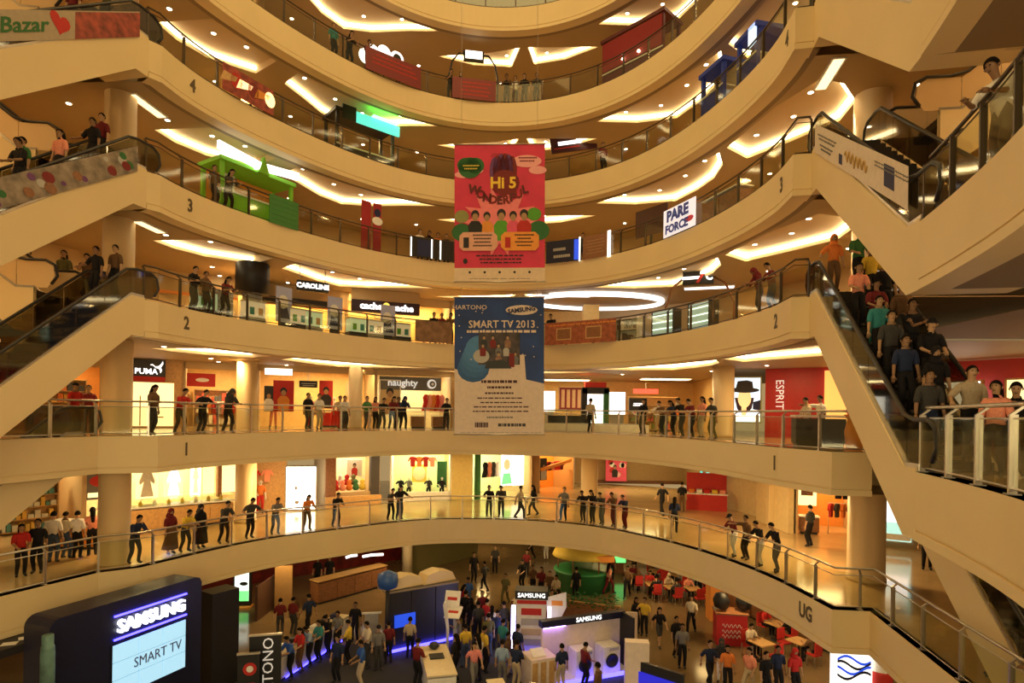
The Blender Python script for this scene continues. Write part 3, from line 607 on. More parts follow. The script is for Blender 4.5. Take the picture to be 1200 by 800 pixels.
def mannequin(M, x, y, top, bottom, label, face=180, h=1., po='hip', lower='trousers'):
    o = person((0, 0, 0), 0, top, bottom, po, None, 1, name='mannequin', lower=lower, skin=mat('mannequin_white', (.75, .68, .58), .4)); o.matrix_basis = M @ TR(x, y, .001, math.radians(face)) @ Matrix.Scale(h, 4); tag(o, label, 'mannequin')
def shelf(M, x, y, w, h, rows, label, cols, m=LWOOD, seed=0):
    t = thing('shelf_unit', label, 'shelf', M @ Matrix.Translation((x, y, 0))); r = random.Random(seed)
    for s in (-1, 1): MB().box((s*w/2, 0, h/2), (.05, .4, h)).obj('side_panel', m, t)
    MB().box((0, .19, h/2), (w, .02, h)).obj('back_panel', m, t)
    for i in range(rows): MB().box((0, 0, .1+i*(h-.15)/(rows-1)), (w-.05, .38, .035)).obj('shelf', m, t)
    n = 0
    for i in range(rows-1):
        xx = -w/2+.12
        while xx < w/2-.12 and n < 40:
            q = r.uniform(.1, .22); hh = r.uniform(.12, (h-.15)/(rows-1)-.1); o = MB().box((0, 0, hh/2), (q, .25, hh)).obj('box', col(r.choice(cols))); o.matrix_basis = t.matrix_basis @ Matrix.Translation((xx+q/2, -.02, .12+i*(h-.15)/(rows-1))); n += 1
            tag(o, '%s box along the %s' % (ORD[n-1], label), 'box', 'boxes on the '+label); xx += q+.04
def counter(M, x, y, w, d, h, label, m=LWOOD, topm=WHITE, glassy=False):
    t = thing('display_counter', label, 'counter', M @ Matrix.Translation((x, y, 0)))
    MB().box((0, 0, .05), (w-.1, d-.1, .1)).obj('plinth', BLACK, t); MB().box((0, 0, .1+(h-.1)*.45), (w, d, (h-.1)*.9)).obj('body', m, t)
    n = max(2, round(w/1.1))
    for i in range(n): MB().box((-w/2+(i+.5)*w/n, -d/2-.012, .1+(h-.1)*.45), (w/n-.06, .02, (h-.1)*.78)).obj('front_panel', m, t)
    MB().box((0, 0, h), (w+.06, d+.06, .05)).obj('worktop', topm, t)
    if glassy: MB().box((0, 0, h+.16), (w, d, .26)).obj('glass_case', GLASS, t)
    return t
def downglow(M, x, y, z, power, c=(1, .75, .35)):
    p = M @ Vector((x, y, z)); point_lamp('shop_lamp', p, power, c, .2)
# ---- gallery 1 --------------------------------------------------
z1 = LV[1]; H1 = LV[2]-FH-LV[1]
W1 = [(-26, 16), (-21.5, 23.5), (-17.9, 27.4), (-15.8, 28.7), (-12.9, 30.2), (-7.4, 32.4), (-3.4, 33.6), (-1.6, 34.2)]
def wall_run(P, z, h, m=WALLC):
    for a, b in zip(P, P[1:]):
        M, w = bayM(a, b, z); wallbox(M, 0, w, 0, .15, 0, h, m, 'wall_gallery')
# far-left colourful shop, PUMA, sports shops
M, w = bayM(W1[0], W1[1], z1); shop(M, w, H1, back=ORANGE, lamp=6, where='the far left shop on gallery one')
poster(M, w*.62, 1.9, .9, 1.5, RED, 'red poster behind the lowest part of the left escalator'); poster(M, w*.82, 1.9, .9, 1.5, RED, 'red poster beside the round left column on gallery one')
M, w = bayM(W1[1], W1[2], z1); shop(M, w, H1, back=ORANGE, lamp=6, where='the shop left of the round left column on gallery one')
poster(M, w*.15, 1.7, 1.0, 1.9, RED, 'tall red shop poster just left of the round left column', fig=ORANGE); shelf(M, w*.6, 1.8, 2.2, 2.2, 5, 'goods shelf left of the black sports sign', [(.7, .2, .05), (.7, .6, .4), (.1, .1, .1), (.8, .5, .1)], seed=3)
M, w = bayM(W1[2], W1[3], z1); wallbox(M, 0, w, .1, .25, 0, H1, LWOOD)
P_ = px_board(153, 194, 421, 447, 27.6, u=W1[3][0]-W1[2][0] and (W1[3][0]-W1[2][0], W1[3][1]-W1[2][1]))
b = board(P_[0], P_[1], P_[2], mat('sign_black', (.03, .028, .032), .4), 'black shop sign with white cat emblem and red base strip', 'sign', .2); W_, Hh = P_[1], P_[2]
rect(b, 0, -Hh/2+.12, W_, .24, RED, .006, 'red_strip'); text('PUMA', .36, LETTER, b, -W_*.06, -.05, .02, bold=.006, sx=.95)
shape(b, [(W_*.05, .28), (W_*.13, .30), (W_*.20, .20), (W_*.30, .22), (W_*.38, .34), (W_*.42, .46), (W_*.43, .32), (W_*.36, .16), (W_*.40, .02), (W_*.35, -.10), (W_*.34, .02), (W_*.29, .12), (W_*.22, .13), (W_*.14, .24), (W_*.08, .25)], LETTER, .015, 'cat_emblem')
wm = board(M @ Matrix.Translation((w*.45, -.02, 1.1)) @ SIGNM, w*.8, 2.1, LITY, 'warm lit shop window below the black sports sign', 'window', .06, LWOOD); rect(wm, -.4, -.3, .05, 1.4, LWOOD); rect(wm, .3, -.6, .5, .06, ORANGE)
M, w = bayM(W1[3], W1[4], z1); shop(M, w, H1, 4, .35, back=mat('warm_yellow_wall', (.85, .55, .20), .6), lamp=10, where='the open sports shop right of the black sign')
b = poster(M, .75, 2.35, 1.25, .65, RED, 'red hanging banner with white mark in the sports shop', y=.5); disc(b, .05, 0, .3, .1, WHITE)
mannequin(M, 2.6, 1.0, 'red', 'black', 'dark jacket mannequin with red clothes in the sports shop window', 180); rack(M, 1.7, 1.6, 1.4, 1.3, 'in the open sports shop'); garments(M, 1.2, 1.6, .68, 6, .2, ['orange', 'red', 'white', 'salmon'], 'in the open sports shop', rz=1.2)
shelf(M, 1.6, 3.5, 2.4, 2.0, 4, 'back shelf of the sports shop', [(.8, .7, .5), (.7, .1, .05), (.1, .1, .1)], seed=5)
M, w = bayM(W1[4], W1[5], z1); shop(M, w, H1, 4, .3, back=mat('warm_yellow_wall', (.85, .55, .20), .6), lamp=9, where='the red poster shop on gallery one')
b = board(M @ Matrix.Translation((1.0, -.03, 2.88)) @ SIGNM, 1.3, .32, LITW, 'white lit strip sign above the red shop poster'); 
poster(M, 1.25, 1.65, 1.0, 1.6, RED, 'red shop poster with pale figure beside the second column', fig=ORANGE, y=.1); poster(M, .55, 1.5, .45, 1.3, BLACK, 'narrow black and white poster beside the red shop poster', fig=WHITE, y=.1)
mannequin(M, .8, .6, 'red', 'salmon', 'red dressed mannequin left of the red shop poster'); mannequin(M, 2.6, .6, 'pink', 'red', 'pink dressed mannequin in the middle of the red poster shop', po='stand')
b = board(M @ Matrix.Translation((2.45, .1, 2.3)) @ SIGNM, .9, .35, BLACK, 'small black hanging sign in the red poster shop'); MB().box((0, .5, -.03), (.05, .75, .04)).obj('hanger', STEEL, b); stripes(b, 0, .03, .7, 2, .1, WHITE, seed=2)
poster(M, 3.4, 1.8, .7, 1.5, RED, 'tall red panel with black figure in the poster shop', fig=BLACK, y=.8); poster(M, 4.9, 2.0, .8, 1.0, TAN, 'tan poster of two dark legs in the poster shop', y=1.6)
mannequin(M, 4.4, 1.2, 'red', 'black', 'mannequin in red and black near the third column'); mannequin(M, 3.9, 1.6, 'white', 'red', 'mannequin in white top in the poster shop')
counter(M, 4.2, 2.3, 1.8, .6, .9, 'low counter with bright goods in the poster shop', RED)
M, w = bayM(W1[5], W1[6], z1); shop(M, w, H1, 3.5, .3, back=mat('pale_yellow_wall', (.85, .72, .42), .6), lamp=11, lcol=(1, .86, .55), where='the shop with the grey swirl sign')
P_ = px_board(445, 517, 441.5, 457, 32.9, u=(W1[6][0]-W1[5][0], W1[6][1]-W1[5][1])); b = board(P_[0], P_[1], P_[2], GREY, 'grey shop sign with pale rounded lettering and a swirl', 'sign', .25); text('naughty', .52, mat('pale_letter', (.8, .8, .75), emit=.5), b, -.45, .02, .02, bold=.012)
disc(b, 1.15, 0, .26, .26, mat('pale_letter', (.8, .8, .75))); disc(b, 1.19, 0, .17, .17, GREY, .009); disc(b, 1.2, 0, .08, .08, WHITE, .014)
poster(M, .75, 1.7, 1.1, 1.9, TAN, 'beige window poster left of the grey swirl sign', fig=LWOOD, y=-.03, frame=WHITE); garments(M, 2.9, 1.2, 1.0, 5, .23, ['red', 'salmon', 'orange', 'red', 'pink'], 'in the shop with the grey swirl sign', 'dress')
for i in range(2): counter(M, 2.4+i*1.2, .8, .8, .5, .75, '%s small dark display table below the grey swirl sign' % ['left', 'right'][i], WOOD)
M, w = bayM(W1[6], W1[7], z1); wallbox(M, 0, w, .1, .25, 0, H1, LWOOD); poster(M, .8, 1.4, 1.1, 2.2, mat('pale_yellow_wall', (.85, .72, .42), .6), 'pale narrow window poster left of the blue banner', fig=WHITE)
# far middle and right of gallery 1
wall_run([(-1.6, 34.2), (-1.6, 41), (12.4, 41), (11.4, 33), (10.2, 28.9)], z1, H1, mat('warm_yellow_wall', (.85, .55, .20), .6))
for i, (x, y) in enumerate([(3.5, 38.5), (9.2, 36)]):
    t = thing('ceiling_light', 'bright ceiling light deep in the gallery one hall, %s of two' % ['left', 'right'][i], 'ceiling light', TR(x, y, z1+H1-.05)); MB().box((0, 0, 0), (3, 1.2, .06)).obj('housing', WHITE, t); MB().box((0, 0, -.035), (2.8, 1.1, .02)).obj('diffuser', mat('shop_lamp_9', (1, .9, .7), emit=9, ecol=(1, .76, .36)), t)
I4 = TR(0, 0, z1)
counter(I4, 3.1, 33.2, 2.2, .7, .95, 'dark jewellery counter right of the blue banner', BLACK, WHITE, True)
b = board(wall_frame((3.6, 36.5, z1+1.9), (1, 0)), 1.5, 1.4, DRED, 'dark red picture behind the jewellery counter', 'picture', .06, LWOOD); MB().box((0, -1.3, -.03), (.1, 1.2, .06)).obj('stand', LWOOD, b)
for i in range(4): rect(b, -.5+i*.33, 0, .2, 1.1, LWOOD)
b = board(wall_frame((2.2, 35.5, z1+1.7), (1, 0)), .7, 1.2, LITW, 'small white lit panel right of the blue banner', 'light box'); MB().box((0, -1.15, -.03), (.5, 1.1, .06)).obj('stand', LGREY, b)
t = thing('display_gate', 'tall black and green framed light box behind a standing man', 'light box', TR(4.7, 33.9, z1))
for s in (-1, 1): MB().box((s*.62, 0, 1.2), (.3, .5, 2.4)).obj('post', [BLACK, None, DGREEN][s+1], t)
MB().box((0, 0, 2.3), (1.5, .5, .35)).obj('lintel', BLACK, t); MB().box((0, .1, 1.15), (.95, .1, 1.9)).obj('lit_panel', LITW, t); MB().box((0, 0, 2.62), (1.2, .4, .3)).obj('crown', RED, t)
b = board(wall_frame((6.0, 34.2, z1+1.6), (1, 0)), .95, 1.3, LITW, 'white lit advert left of the black screen on gallery one', 'light box'); MB().box((0, -1.12, -.03), (.8, .95, .06)).obj('stand', LGREY, b); stripes(b, 0, .3, .6, 4, .14, LGREY, seed=8)
t = thing('wall_screen', 'black television on a stand showing a white line of text', 'screen', wall_frame((7.0, 33.2, z1+1.55), (1, 0))); MB().box((0, 0, -.04), (1.0, .68, .08)).obj('panel', BLACK, t); stripes(t, 0, .04, .7, 2, .1, LETTER, .006, 3, .05); MB().box((0, -.9, -.1), (.08, 1.2, .05)).obj('stand', BLACK, t); MB().box((0, -1.53, -.1), (.6, .03, .4)).obj('base', BLACK, t)
t = thing('ring_counter', 'long low white curved counter on gallery one right of the banners', 'counter', TR(4.6, 32.6, z1))
MB().prism([(2.9*math.cos(a), .9*math.sin(a), 0) for a in [i*PI/12 for i in range(24)]], (0, 0, .42)).obj('body', WHITE, t); MB().prism([(2.7*math.cos(a), .75*math.sin(a), .42) for a in [i*PI/12 for i in range(24)]], (0, 0, .04)).obj('worktop', LGREY, t)
for i, (x, y, c) in enumerate([(6.4, 36, 'yellow'), (8.2, 33.5, 'white'), (9.0, 32.6, 'orange'), (8.6, 35, 'salmon'), (7.6, 36, 'cream')]): mannequin(I4, x, y, c, 'beige', '%s dressed mannequin in the market hall behind the leaning crowd' % c)
shelf(I4, 8.6, 36.6, 3.0, 2.1, 5, 'market shelf deep on gallery one', [(.8, .6, .2), (.7, .15, .1), (.8, .75, .6), (.3, .35, .1)], seed=12)
b = board(wall_frame((8.6, 38.5, z1+2.5), (1, 0)), 1.6, .3, emis('lit_red', (1, .08, .04), 1.6), 'glowing red strip sign deep on gallery one'); MB().box((0, .43, -.03), (.06, .6, .04)).obj('hanger', STEEL, b)
b = board(wall_frame((11.0, 28.35, z1+1.75), (1.5, -.35)), 1.5, 2.15, emis('lit_pale_blue', (.62, .78, .92), 1.0), 'backlit poster of a woman in a dark hat', 'poster', .12, OLIVE)
shape(b, [(-.42, .1), (-.3, -.45), (-.1, -.62), (.12, -.62), (.34, -.42), (.45, .1)], col((.05, .02, .04)), .004); disc(b, .02, .08, .30, .46, emis('lit_face', (.95, .66, .30), .7), .009); rect(b, 0, -.5, .22, .5, emis('lit_face', (.95, .66, .30), .7), .009)
disc(b, .02, .46, .66, .13, col((.03, .025, .03)), .014); shape(b, [(-.40, .45), (.42, .45), (.36, .86), (.1, .93), (-.3, .88)], col((.03, .025, .03)), .015); shape(b, [(.4, -.1), (.74, 0), (.74, -.5), (.4, -.45)], NAVY, .006); rect(b, 0, -.85, 1.4, .35, LITW, .006)
MR, w = bayM((11.9, 28.1), (15.6, 25.6), z1); wallbox(MR, 0, w, 0, .2, 0, H1, mat('red_wall', (.45, .012, .012), .45), 'wall_red')
b = thing('wall_lettering', 'white vertical shop lettering on the glossy red wall', 'sign', MR @ Matrix.Translation((.62, -.03, 2.0)) @ SIGNM); text('ESPRIT', .50, mat('pale_letter', (.8, .8, .75)), b, 0, 0, 0, rot=-PI/2, sx=.95)
b = board(MR @ Matrix.Translation((2.95, -.2, 1.75)) @ SIGNM, .9, 2.6, emis('lit_orange', (1, .5, .12), .9), 'orange lit panel right of the red wall lettering', 'light box')
wall_run([(15.6, 25.6), (20, 19), (20, 8)], z1, H1, mat('dark_red_wall', (.35, .02, .012), .5))
t = counter(TR(10.05, 19.6, z1, -.2), 0, 0, 1.5, .6, 1.0, 'black reception counter at the right end of gallery one', BLACK, WHITE)
t = thing('planter_stand', 'orange patterned cloth stand beside the black counter', 'stand', TR(10.5, 18.3, z1)); MB().lathe([(.22, 0), (.28, .5), (.2, .9), (.3, 1.05)], n=12).obj('cloth', ORANGE, t); MB().lathe([(.1, 1.05), (.26, 1.12), (.2, 1.3)], n=10).obj('top', PINK, t)
for i in range(3):
    M2, w2 = bayM((16.5+i*.9, 23.6-i*2.2), (17.4+i*.9, 21.4-i*2.2), z1); b = board(M2 @ Matrix.Translation((1.1, -.1, 1.3)) @ SIGNM, 1.6, 2.2, [LITW, LITY, LITW][i], '%s lit shop window behind the crowded escalator' % ['left', 'middle', 'right'][i], 'window', .1, LWOOD)
    mannequin(M2, 1.1, -.5, ['white', 'grey', 'cream'][i], 'black', '%s mannequin before the lit windows behind the crowded escalator' % ['left', 'middle', 'right'][i])
# ---- gallery UG --------------------------------------------------
z0 = LV[0]; H0 = LV[1]-FH-LV[0]; J4 = TR(0, 0, z0)
W0 = [(-25, 15), (-20.5, 22.5), (-18.2, 25.5), (-13.4, 30.2), (-11.6, 31.0), (-10.6, 33.2), (-8.0, 35.2), (-7.2, 35.5), (-3.6, 36.0), (-2.4, 36.3), (-1.4, 38.6), (1.4, 39.6), (1.6, 44), (12.2, 46), (12.9, 36)]
M, w = bayM(W0[0], W0[1], z0); shop(M, w, H0, back=TAN, lamp=6, where='the far left shop on the UG floor'); 
M, w = bayM(W0[1], W0[2], z0); shop(M, w, H0, 3, .2, back=LWOOD, lamp=7, where='the UG shop left of the round left column')
b = poster(M, .5, 2.0, .8, .8, WHITE, 'small white poster with a red ring left of the round column'); disc(b, 0, 0, .36, .36, RED); disc(b, 0, 0, .24, .24, WHITE, .009); disc(b, .05, .05, .09, .09, RED, .014)
shelf(M, 2.2, 1.4, 2.0, 2.1, 5, 'shelf left of the round column on the UG floor', [(.75, .5, .1), (.1, .3, .3), (.7, .7, .6)], seed=21)
counter(J4, -16.4, 22.6, 1.8, .7, 1.0, 'orange service counter left of the round column', ORANGE, WHITE)
M, w = bayM(W0[2], W0[3], z0); shop(M, w, H0, 3.2, .25, back=mat('pale_yellow_wall', (.85, .72, .42), .6), lamp=11, lcol=(1, .85, .5), where='the long counter shop on the UG floor')
b = poster(M, .9, 2.0, 1.6, 1.4, GREY, 'picture of shoes above the left end of the long counter', y=.2); disc(b, -.3, .1, .4, .25, RED); disc(b, .35, -.1, .4, .22, TEALP, .008); rect(b, 0, -.5, 1.5, .2, LITY)
for i, (x, ww, m_, f_) in enumerate([(2.4, .9, LITY, WHITE), (3.5, .8, LITY, LITW), (4.45, .45, LITW, LITY), (5.05, .5, LITY, None), (6.1, .95, LITY, None)]):
    b = poster(M, x, 2.05, ww, 1.75, m_, '%s lit poster above the long counter on the UG floor' % ORD[i], y=.25, cat='light box')
    if f_: shape(b, [(-.3*ww, -.8), (.3*ww, -.8), (.15*ww, -.1), (.32*ww, -.25), (.36*ww, -.1), (.16*ww, .4), (-.16*ww, .4), (-.36*ww, -.1), (-.32*ww, -.25), (-.15*ww, -.1)], f_, .006, 'dress_print')
wallbox(M, 5.42, 5.6, .1, .4, 1.0, H0, WOOD)
counter(M, 2.9, -1.4, 5.2, .8, 1.05, 'long light wooden jewellery counter with white top', LWOOD, WHITE, True)
for i in range(9): o = MB().lathe([(.07, 0), (.09, .1), (.03, .16), (.05, .22)], n=10).obj('display_stand', YELLOW if i % 3 else WHITE); o.matrix_basis = M @ Matrix.Translation((.7+i*.55, -1.3, 1.08)); tag(o, 'small display stand on the long white counter, %s from the left' % ORD[i], 'stand', 'display stands on the long counter')
M, w = bayM(W0[3], W0[4], z0); wallbox(M, 0, w, .6, .75, 0, H0, LWOOD); mannequin(M, .7, .2, 'orange', 'red', 'mannequin in orange and red right of the second column'); garments(M, .4, .35, 1.6, 2, .6, ['red', 'salmon'], 'above the mannequin by the second column')
M, w = bayM((-11.9, 31.6), (-10.4, 31.95), z0); b = board(M @ Matrix.Translation((w/2, -.1, 1.2)) @ SIGNM, w, 2.3, emis('glaring_white', (1, .97, .88), 4.), 'glaring white light box on the UG floor', 'light box', .3, LGREY); disc(b, -.25, .0, .07, .1, LGREY); disc(b, -.2, -.75, .12, .1, LGREY)
M, w = bayM((-10.3, 33.0), (-7.6, 34.6), z0); shop(M, w, H0, 2.6, .15, back=mat('pale_yellow_wall', (.85, .72, .42), .6), lamp=11, sill=.75, lcol=(1, .85, .55), where='the toy window right of the glaring light box')
wallbox(M, .05, .6, -.1, .3, 0, H0, WOOD); wallbox(M, w-.55, w-.05, -.1, .3, 0, H0, mat('dark_column', (.05, .045, .05), .5))
wallbox(M, .0, w, -.35, -.1, 0, .55, LWOOD)
for i in range(9):
    c = ['red', 'salmon', 'orange', 'green', 'yellow', 'pink', 'white', 'red', 'olive'][i]; o = MB().lathe([(.1, 0), (.2, .1), (.16, .3), (.1, .36), (.15, .5), (.05, .62)], n=10).obj('toy', cmat(c)); o.matrix_basis = M @ TR(.75+(i % 5)*.38, .5+(i//5)*.5, .78+(i//5)*.25); tag(o, '%s toy figure in the lit toy window, %s from the left' % (c, ORD[i]), 'toy', 'toys in the window')
poster(M, 2.0, 2.0, .9, 1.0, WHITE, 'white poster with red flowers in the toy window', fig=RED, y=1.2)
M, w = bayM(W0[7], W0[8], z0); shop(M, w, H0, 2.6, .2, back=mat('pale_green_wall', (.62, .70, .36), .6), lamp=12, sill=.55, sidem=WHITE, lcol=(.95, 1, .55), where='the pale green window display')
for i, (x, c) in enumerate([(.6, 'black'), (1.1, 'grey'), (2.3, 'dark grey'), (3.1, 'black')]): mannequin(M, x, .8, c, 'black', '%s mannequin in the pale green window display' % ORD[i], h=.8)
b = poster(M, 1.7, 1.5, .9, 1.1, YELLOW, 'round yellow disc backdrop in the pale green window', y=1.6); disc(b, 0, 0, .4, .45, mat('pale_yellow_wall', (.85, .72, .42), .6)); garments(M, 1.3, 1.2, 1.95, 4, .4, ['red', 'orange', 'red', 'salmon'], 'above the pale green window display'); poster(M, 3.1, 1.5, .6, 1.6, DGREEN, 'dark leafy panel in the pale green window', y=1.0)
M, w = bayM(W0[8], W0[9], z0); wallbox(M, 0, w, -.1, .5, 0, H0, mat('yellow_column', (.72, .58, .22), .5))
M, w = bayM(W0[9], W0[11], z0); shop(M, w, H0, 3, .15, back=mat('pale_green_wall', (.62, .70, .36), .6), lamp=11, lcol=(.95, 1, .6), where='the garment shop above the staggered walkers')
for x in (.5,): wallbox(M, x-.12, x+.12, -.1, .2, 0, H0, DGREEN)
garments(M, 1.3, .3, 1.3, 4, .32, ['black', 'salmon', 'dark grey', 'white'], 'in the garment shop behind the two walkers', 'dress')
b = poster(M, 2.9, 1.7, .9, 2.0, LITW, 'lit poster of a fair model with green collar', y=.1, cat='light box'); disc(b, 0, .35, .28, .36, emis('lit_face', (.95, .66, .30), .7)); shape(b, [(-.44, -.9), (.44, -.9), (.3, -.2), (-.3, -.2)], LITG, .006); poster(M, 3.9, 1.7, .95, 2.1, LITW, 'plain white lit panel right of the model poster', y=.1, cat='light box')
wall_run([(1.4, 39.6), (1.6, 44)], z0, H0, ORANGE)
M, w = bayM((1.9, 40.2), (4.5, 42.6), z0); shop(M, w, H0, 2, .2, back=mat('bright_orange_wall', (.9, .38, .06), .5), lamp=10, lcol=(1, .6, .2), where='the glowing orange shop left of the cream column'); garments(M, 1.2, .5, 1.4, 6, .3, ['red', 'maroon', 'salmon', 'red'], 'in the glowing orange shop'); poster(M, .4, 1.6, .6, 1.5, BLACK, 'dark narrow poster left of the orange shop', fig=LGREY)
o = MB().prism([(0, -.3, 1.5), (2.9, -.3, 2.0), (2.9, -.3, 2.2), (0, -.3, 1.7)], (0, .2, 0)).obj('slanting_beam', ORANGE); o.matrix_basis = M; tag(o, 'slanting orange beam across the glowing orange shop front', 'beam')
wall_run([(5.0, 47), (13.5, 47), (13.2, 36)], z0, H0, mat('tan_hall_wall', (.62, .42, .18), .5))
b = board(wall_frame((8.0, 45.5, z0+1.6), (1, 0)), 1.6, 2.6, PINK, 'pink and red banner stand deep in the UG hall', 'banner'); 
for i in range(7): disc(b, random.Random(i).uniform(-.6, .6), random.Random(i+9).uniform(-1, 1), .2, .2, [WHITE, RED, col((.9, .5, .5))][i % 3])
figure(b, -.1, -.5, 1.0, BLACK, .012)
for i in range(6):
    b = board(wall_frame((6.2+i*1.25, 46.9, z0+2.35), (1, 0)), .8, .7, [BLACK, WOOD, GREY][i % 3], 'small dark picture on the far UG hall wall, %s from the left' % ORD[i], 'picture', .05, LWOOD); rect(b, 0, 0, .5, .4, [RED, TAN, WHITE][i % 3])
wallbox(Matrix(), 6, 13.4, 46.6, 46.85, z0, z0+.25, WOOD)
t = thing('ceiling_light', 'wide warm ceiling light deep in the UG hall', 'ceiling light', TR(8.5, 42, z0+H0-.05)); MB().box((0, 0, 0), (5, 1.5, .06)).obj('housing', WHITE, t); MB().box((0, 0, -.035), (4.8, 1.4, .02)).obj('diffuser', mat('shop_lamp_9', (1, .9, .7), emit=9), t)
tag(MB().box((11.2, 36.2, z0+.6), (.35, .35, 1.2)).obj('bin', BLACK), 'black square litter bin in the right UG hall', 'bin')
M, w = bayM((11.9, 37.6), (13.6, 33.6), z0); b = poster(M, .5, 1.7, .8, 1.9, LITT, 'teal lit poster left of the red display on the UG floor', y=-.1, cat='light box', fig=WHITE)
M, w = bayM((12.4, 35.4), (13.2, 30.8), z0); wallbox(M, 0, w, .2, .4, 0, H0, mat('cream_panel', (.78, .62, .32), .4))
t = thing('display_table', 'red display table with folded goods on the UG floor', 'table', TR(11.2, 34.2, z0, -.3)); MB().box((0, 0, .45), (2.2, .9, .9)).obj('body', RED, t); MB().box((0, 0, .93), (2.3, 1.0, .06)).obj('tabletop', WHITE, t); MB().box((0, .4, 1.5), (2.2, .1, 1.1)).obj('back_board', RED, t)
for i in range(5): o = MB().box((0, 0, .1), (.3, .4, .2)).obj('folded_cloth', cmat(['orange', 'white', 'red', 'yellow', 'salmon'][i])); o.matrix_basis = TR(11.2-.8+i*.4, 34.35-.12*i, z0+.96, -.3); tag(o, 'folded cloth on the red display table, %s from the left' % ORD[i], 'cloth', 'folded cloths on the red table')
wallbox(Matrix(), 12.75, 13.0, 27.4, 31, z0, z0+H0, mat('cream_panel', (.78, .62, .32), .4)); wallbox(Matrix(), 12.5, 12.75, 28.9, 29.1, z0, z0+H0, CREAM)
M, w = bayM((13.05, 27.3), (15.5, 26.5), z0); shop(M, w, H0, 3, .15, back=ORANGE, lamp=11, lcol=(1, .68, .28), where='the orange shop behind the right column')
b = poster(M, .5, 1.9, .8, 1.2, LITY, 'warm picture panel left in the orange corner shop', y=.4, cat='light box'); rect(b, 0, 0, .5, .3, WOOD); counter(M, .6, .5, .8, .5, .8, 'dark counter left in the orange corner shop', WOOD)
garments(M, 1.9, 1.0, 1.6, 4, .32, ['black', 'black', 'red', 'salmon'], 'high in the orange corner shop'); rack(M, 2.3, 1.0, 1.6, 1.4, 'in the orange corner shop'); garments(M, 1.6, 1.0, .75, 6, .26, ['red', 'dark grey', 'orange', 'maroon'], 'low in the orange corner shop', rz=1.1)
b = poster(M, 2.75, 2.0, .9, .8, RED, 'bright red square poster with white S in the corner shop', y=.2); text('S', .5, WHITE, b, .25, -.15)
M, w = bayM((15.2, 24.9), (16.35, 24.3), z0); b = board(M @ Matrix.Translation((w/2, -.1, 1.5)) @ SIGNM, w, 2.4, emis('lit_aqua', (.42, .80, .72), .9), 'aqua and white backlit poster right of the right column', 'light box', .25, LGREY)
disc(b, -.15, .85, .22, .24, emis('lit_face', (.95, .66, .30), .7), .006); shape(b, [(-.5, .6), (.5, .7), (.55, -.4), (-.55, -.4)], LITW, .004); disc(b, .2, .9, .3, .25, TEALP, .005); rect(b, 0, -1.0, 1.2, .25, WHITE, .006)
wallbox(M, -.2, w+4, .3, .5, 0, H0, WALLC)
wall_run([(17.8, 23.2), (20, 18), (20, 6)], z0, H0, WALLC)
# ------------------------------------------------------------------ hanging banners over the hall
def banner(x0, x1, y0, y1, D, m, label):
    a = ray(x0, y0)*D; b = ray(x1, y1)*D; w = (x1-x0)*D/F; h = (y1-y0)*D/F; c = (a+b)/2
    t = thing('hanging_banner', label, 'banner', wall_frame(tuple(c), (1, -.02)) @ Matrix.Rotation(.0154, 4, 'Z'))
    n = 12; mb = MB(); vs = []                              # cloth with a slight billow
    for j in range(n+1):
        for i in range(7): vs.append((-w/2+w*i/6, -h/2+h*j/n, -.03*math.sin(i/6*PI)*math.sin(j/n*PI)))
    mb.smooth = True; mb.add(vs, [(j*7+i, j*7+i+1, (j+1)*7+i+1, (j+1)*7+i) for j in range(n) for i in range(6)]); mb.obj('cloth', m, t)
    for s in (1, -1): MB().tube([(-w/2-.04, s*h/2, 0), (w/2+.04, s*h/2, 0)], .03).obj('batten', STEEL, t)
    return t, w, h
DB = 24.0
t, w, h = banner(532.5, 638.5, 169, 330, DB, mat('banner_pink', (.70, .045, .11), .7, scale=1.2, var=.12), 'large pink festival banner hanging above the blue banner')
for s in (-1, 1): MB().tube([(s*w*.42, h/2, 0), (s*w*.42, h/2+19, 0)], .008, 5).obj('suspension_cable', STEEL, t)
rect(t, 0, -h/2+.28, w, .55, mat('banner_cream', (.80, .62, .44), .7)); stripes(t, 0, -h/2+.12, w*.9, 1, .1, GREY, .006, 4)
for i in range(5): disc(t, -w*.33+i*w*.165, -h/2+.38, .05, .05, BLACK, .008)
LPINK = mat('banner_light_pink', (.95, .42, .42), .7)
for x, y, rx, ry in ((-.32, .62, .28, .13), (.3, .75, .33, .18), (.42, .62, .2, .12), (-.40, .56, .2, .1)): disc(t, x*w, y*h/2, rx*w/2, ry*h/4, LPINK, .004)
shape(t, [(math.cos(a)*r_, math.sin(a)*r_*.9-.35) for a, r_ in [(i*PI/14, (1.0 if i % 2 else 1.65)*w*.26) for i in range(28)]], mat('banner_mid_pink', (.92, .24, .26), .7), .0035, 'starburst')
for x, y, r_ in ((-.33, .66, .13), (-.27, .69, .10), (-.38, .70, .09)): disc(t, x*w, y*h/2, r_*w, r_*w*.9, DGREEN, .008)
stripes(t, -.32*w, .69*h/2, w*.18, 2, .12, YELLOW, .014, 2, .05)
stripes(t, 0, .86*h/2, w*.2, 2, .09, DRED, .006, 5); stripes(t, .3*w, .80*h/2, w*.2, 2, .13, DRED, .010, 6, .06)
for i in range(6): a = 1.0+i*.26; disc(t, .05*w+math.cos(a)*.16*w, .48*h/2+math.sin(a)*.16*w-.1, .11*w/2, .32*w/2, PURP if i % 2 else DRED, .007)
disc(t, .06*w, .44*h/2, .16*w, .14*w, DRED, .009)
text('Hi 5', .62, mat('banner_yellow', (.95, .62, .06)), t, .04*w, .43*h/2, .016, bold=.02)
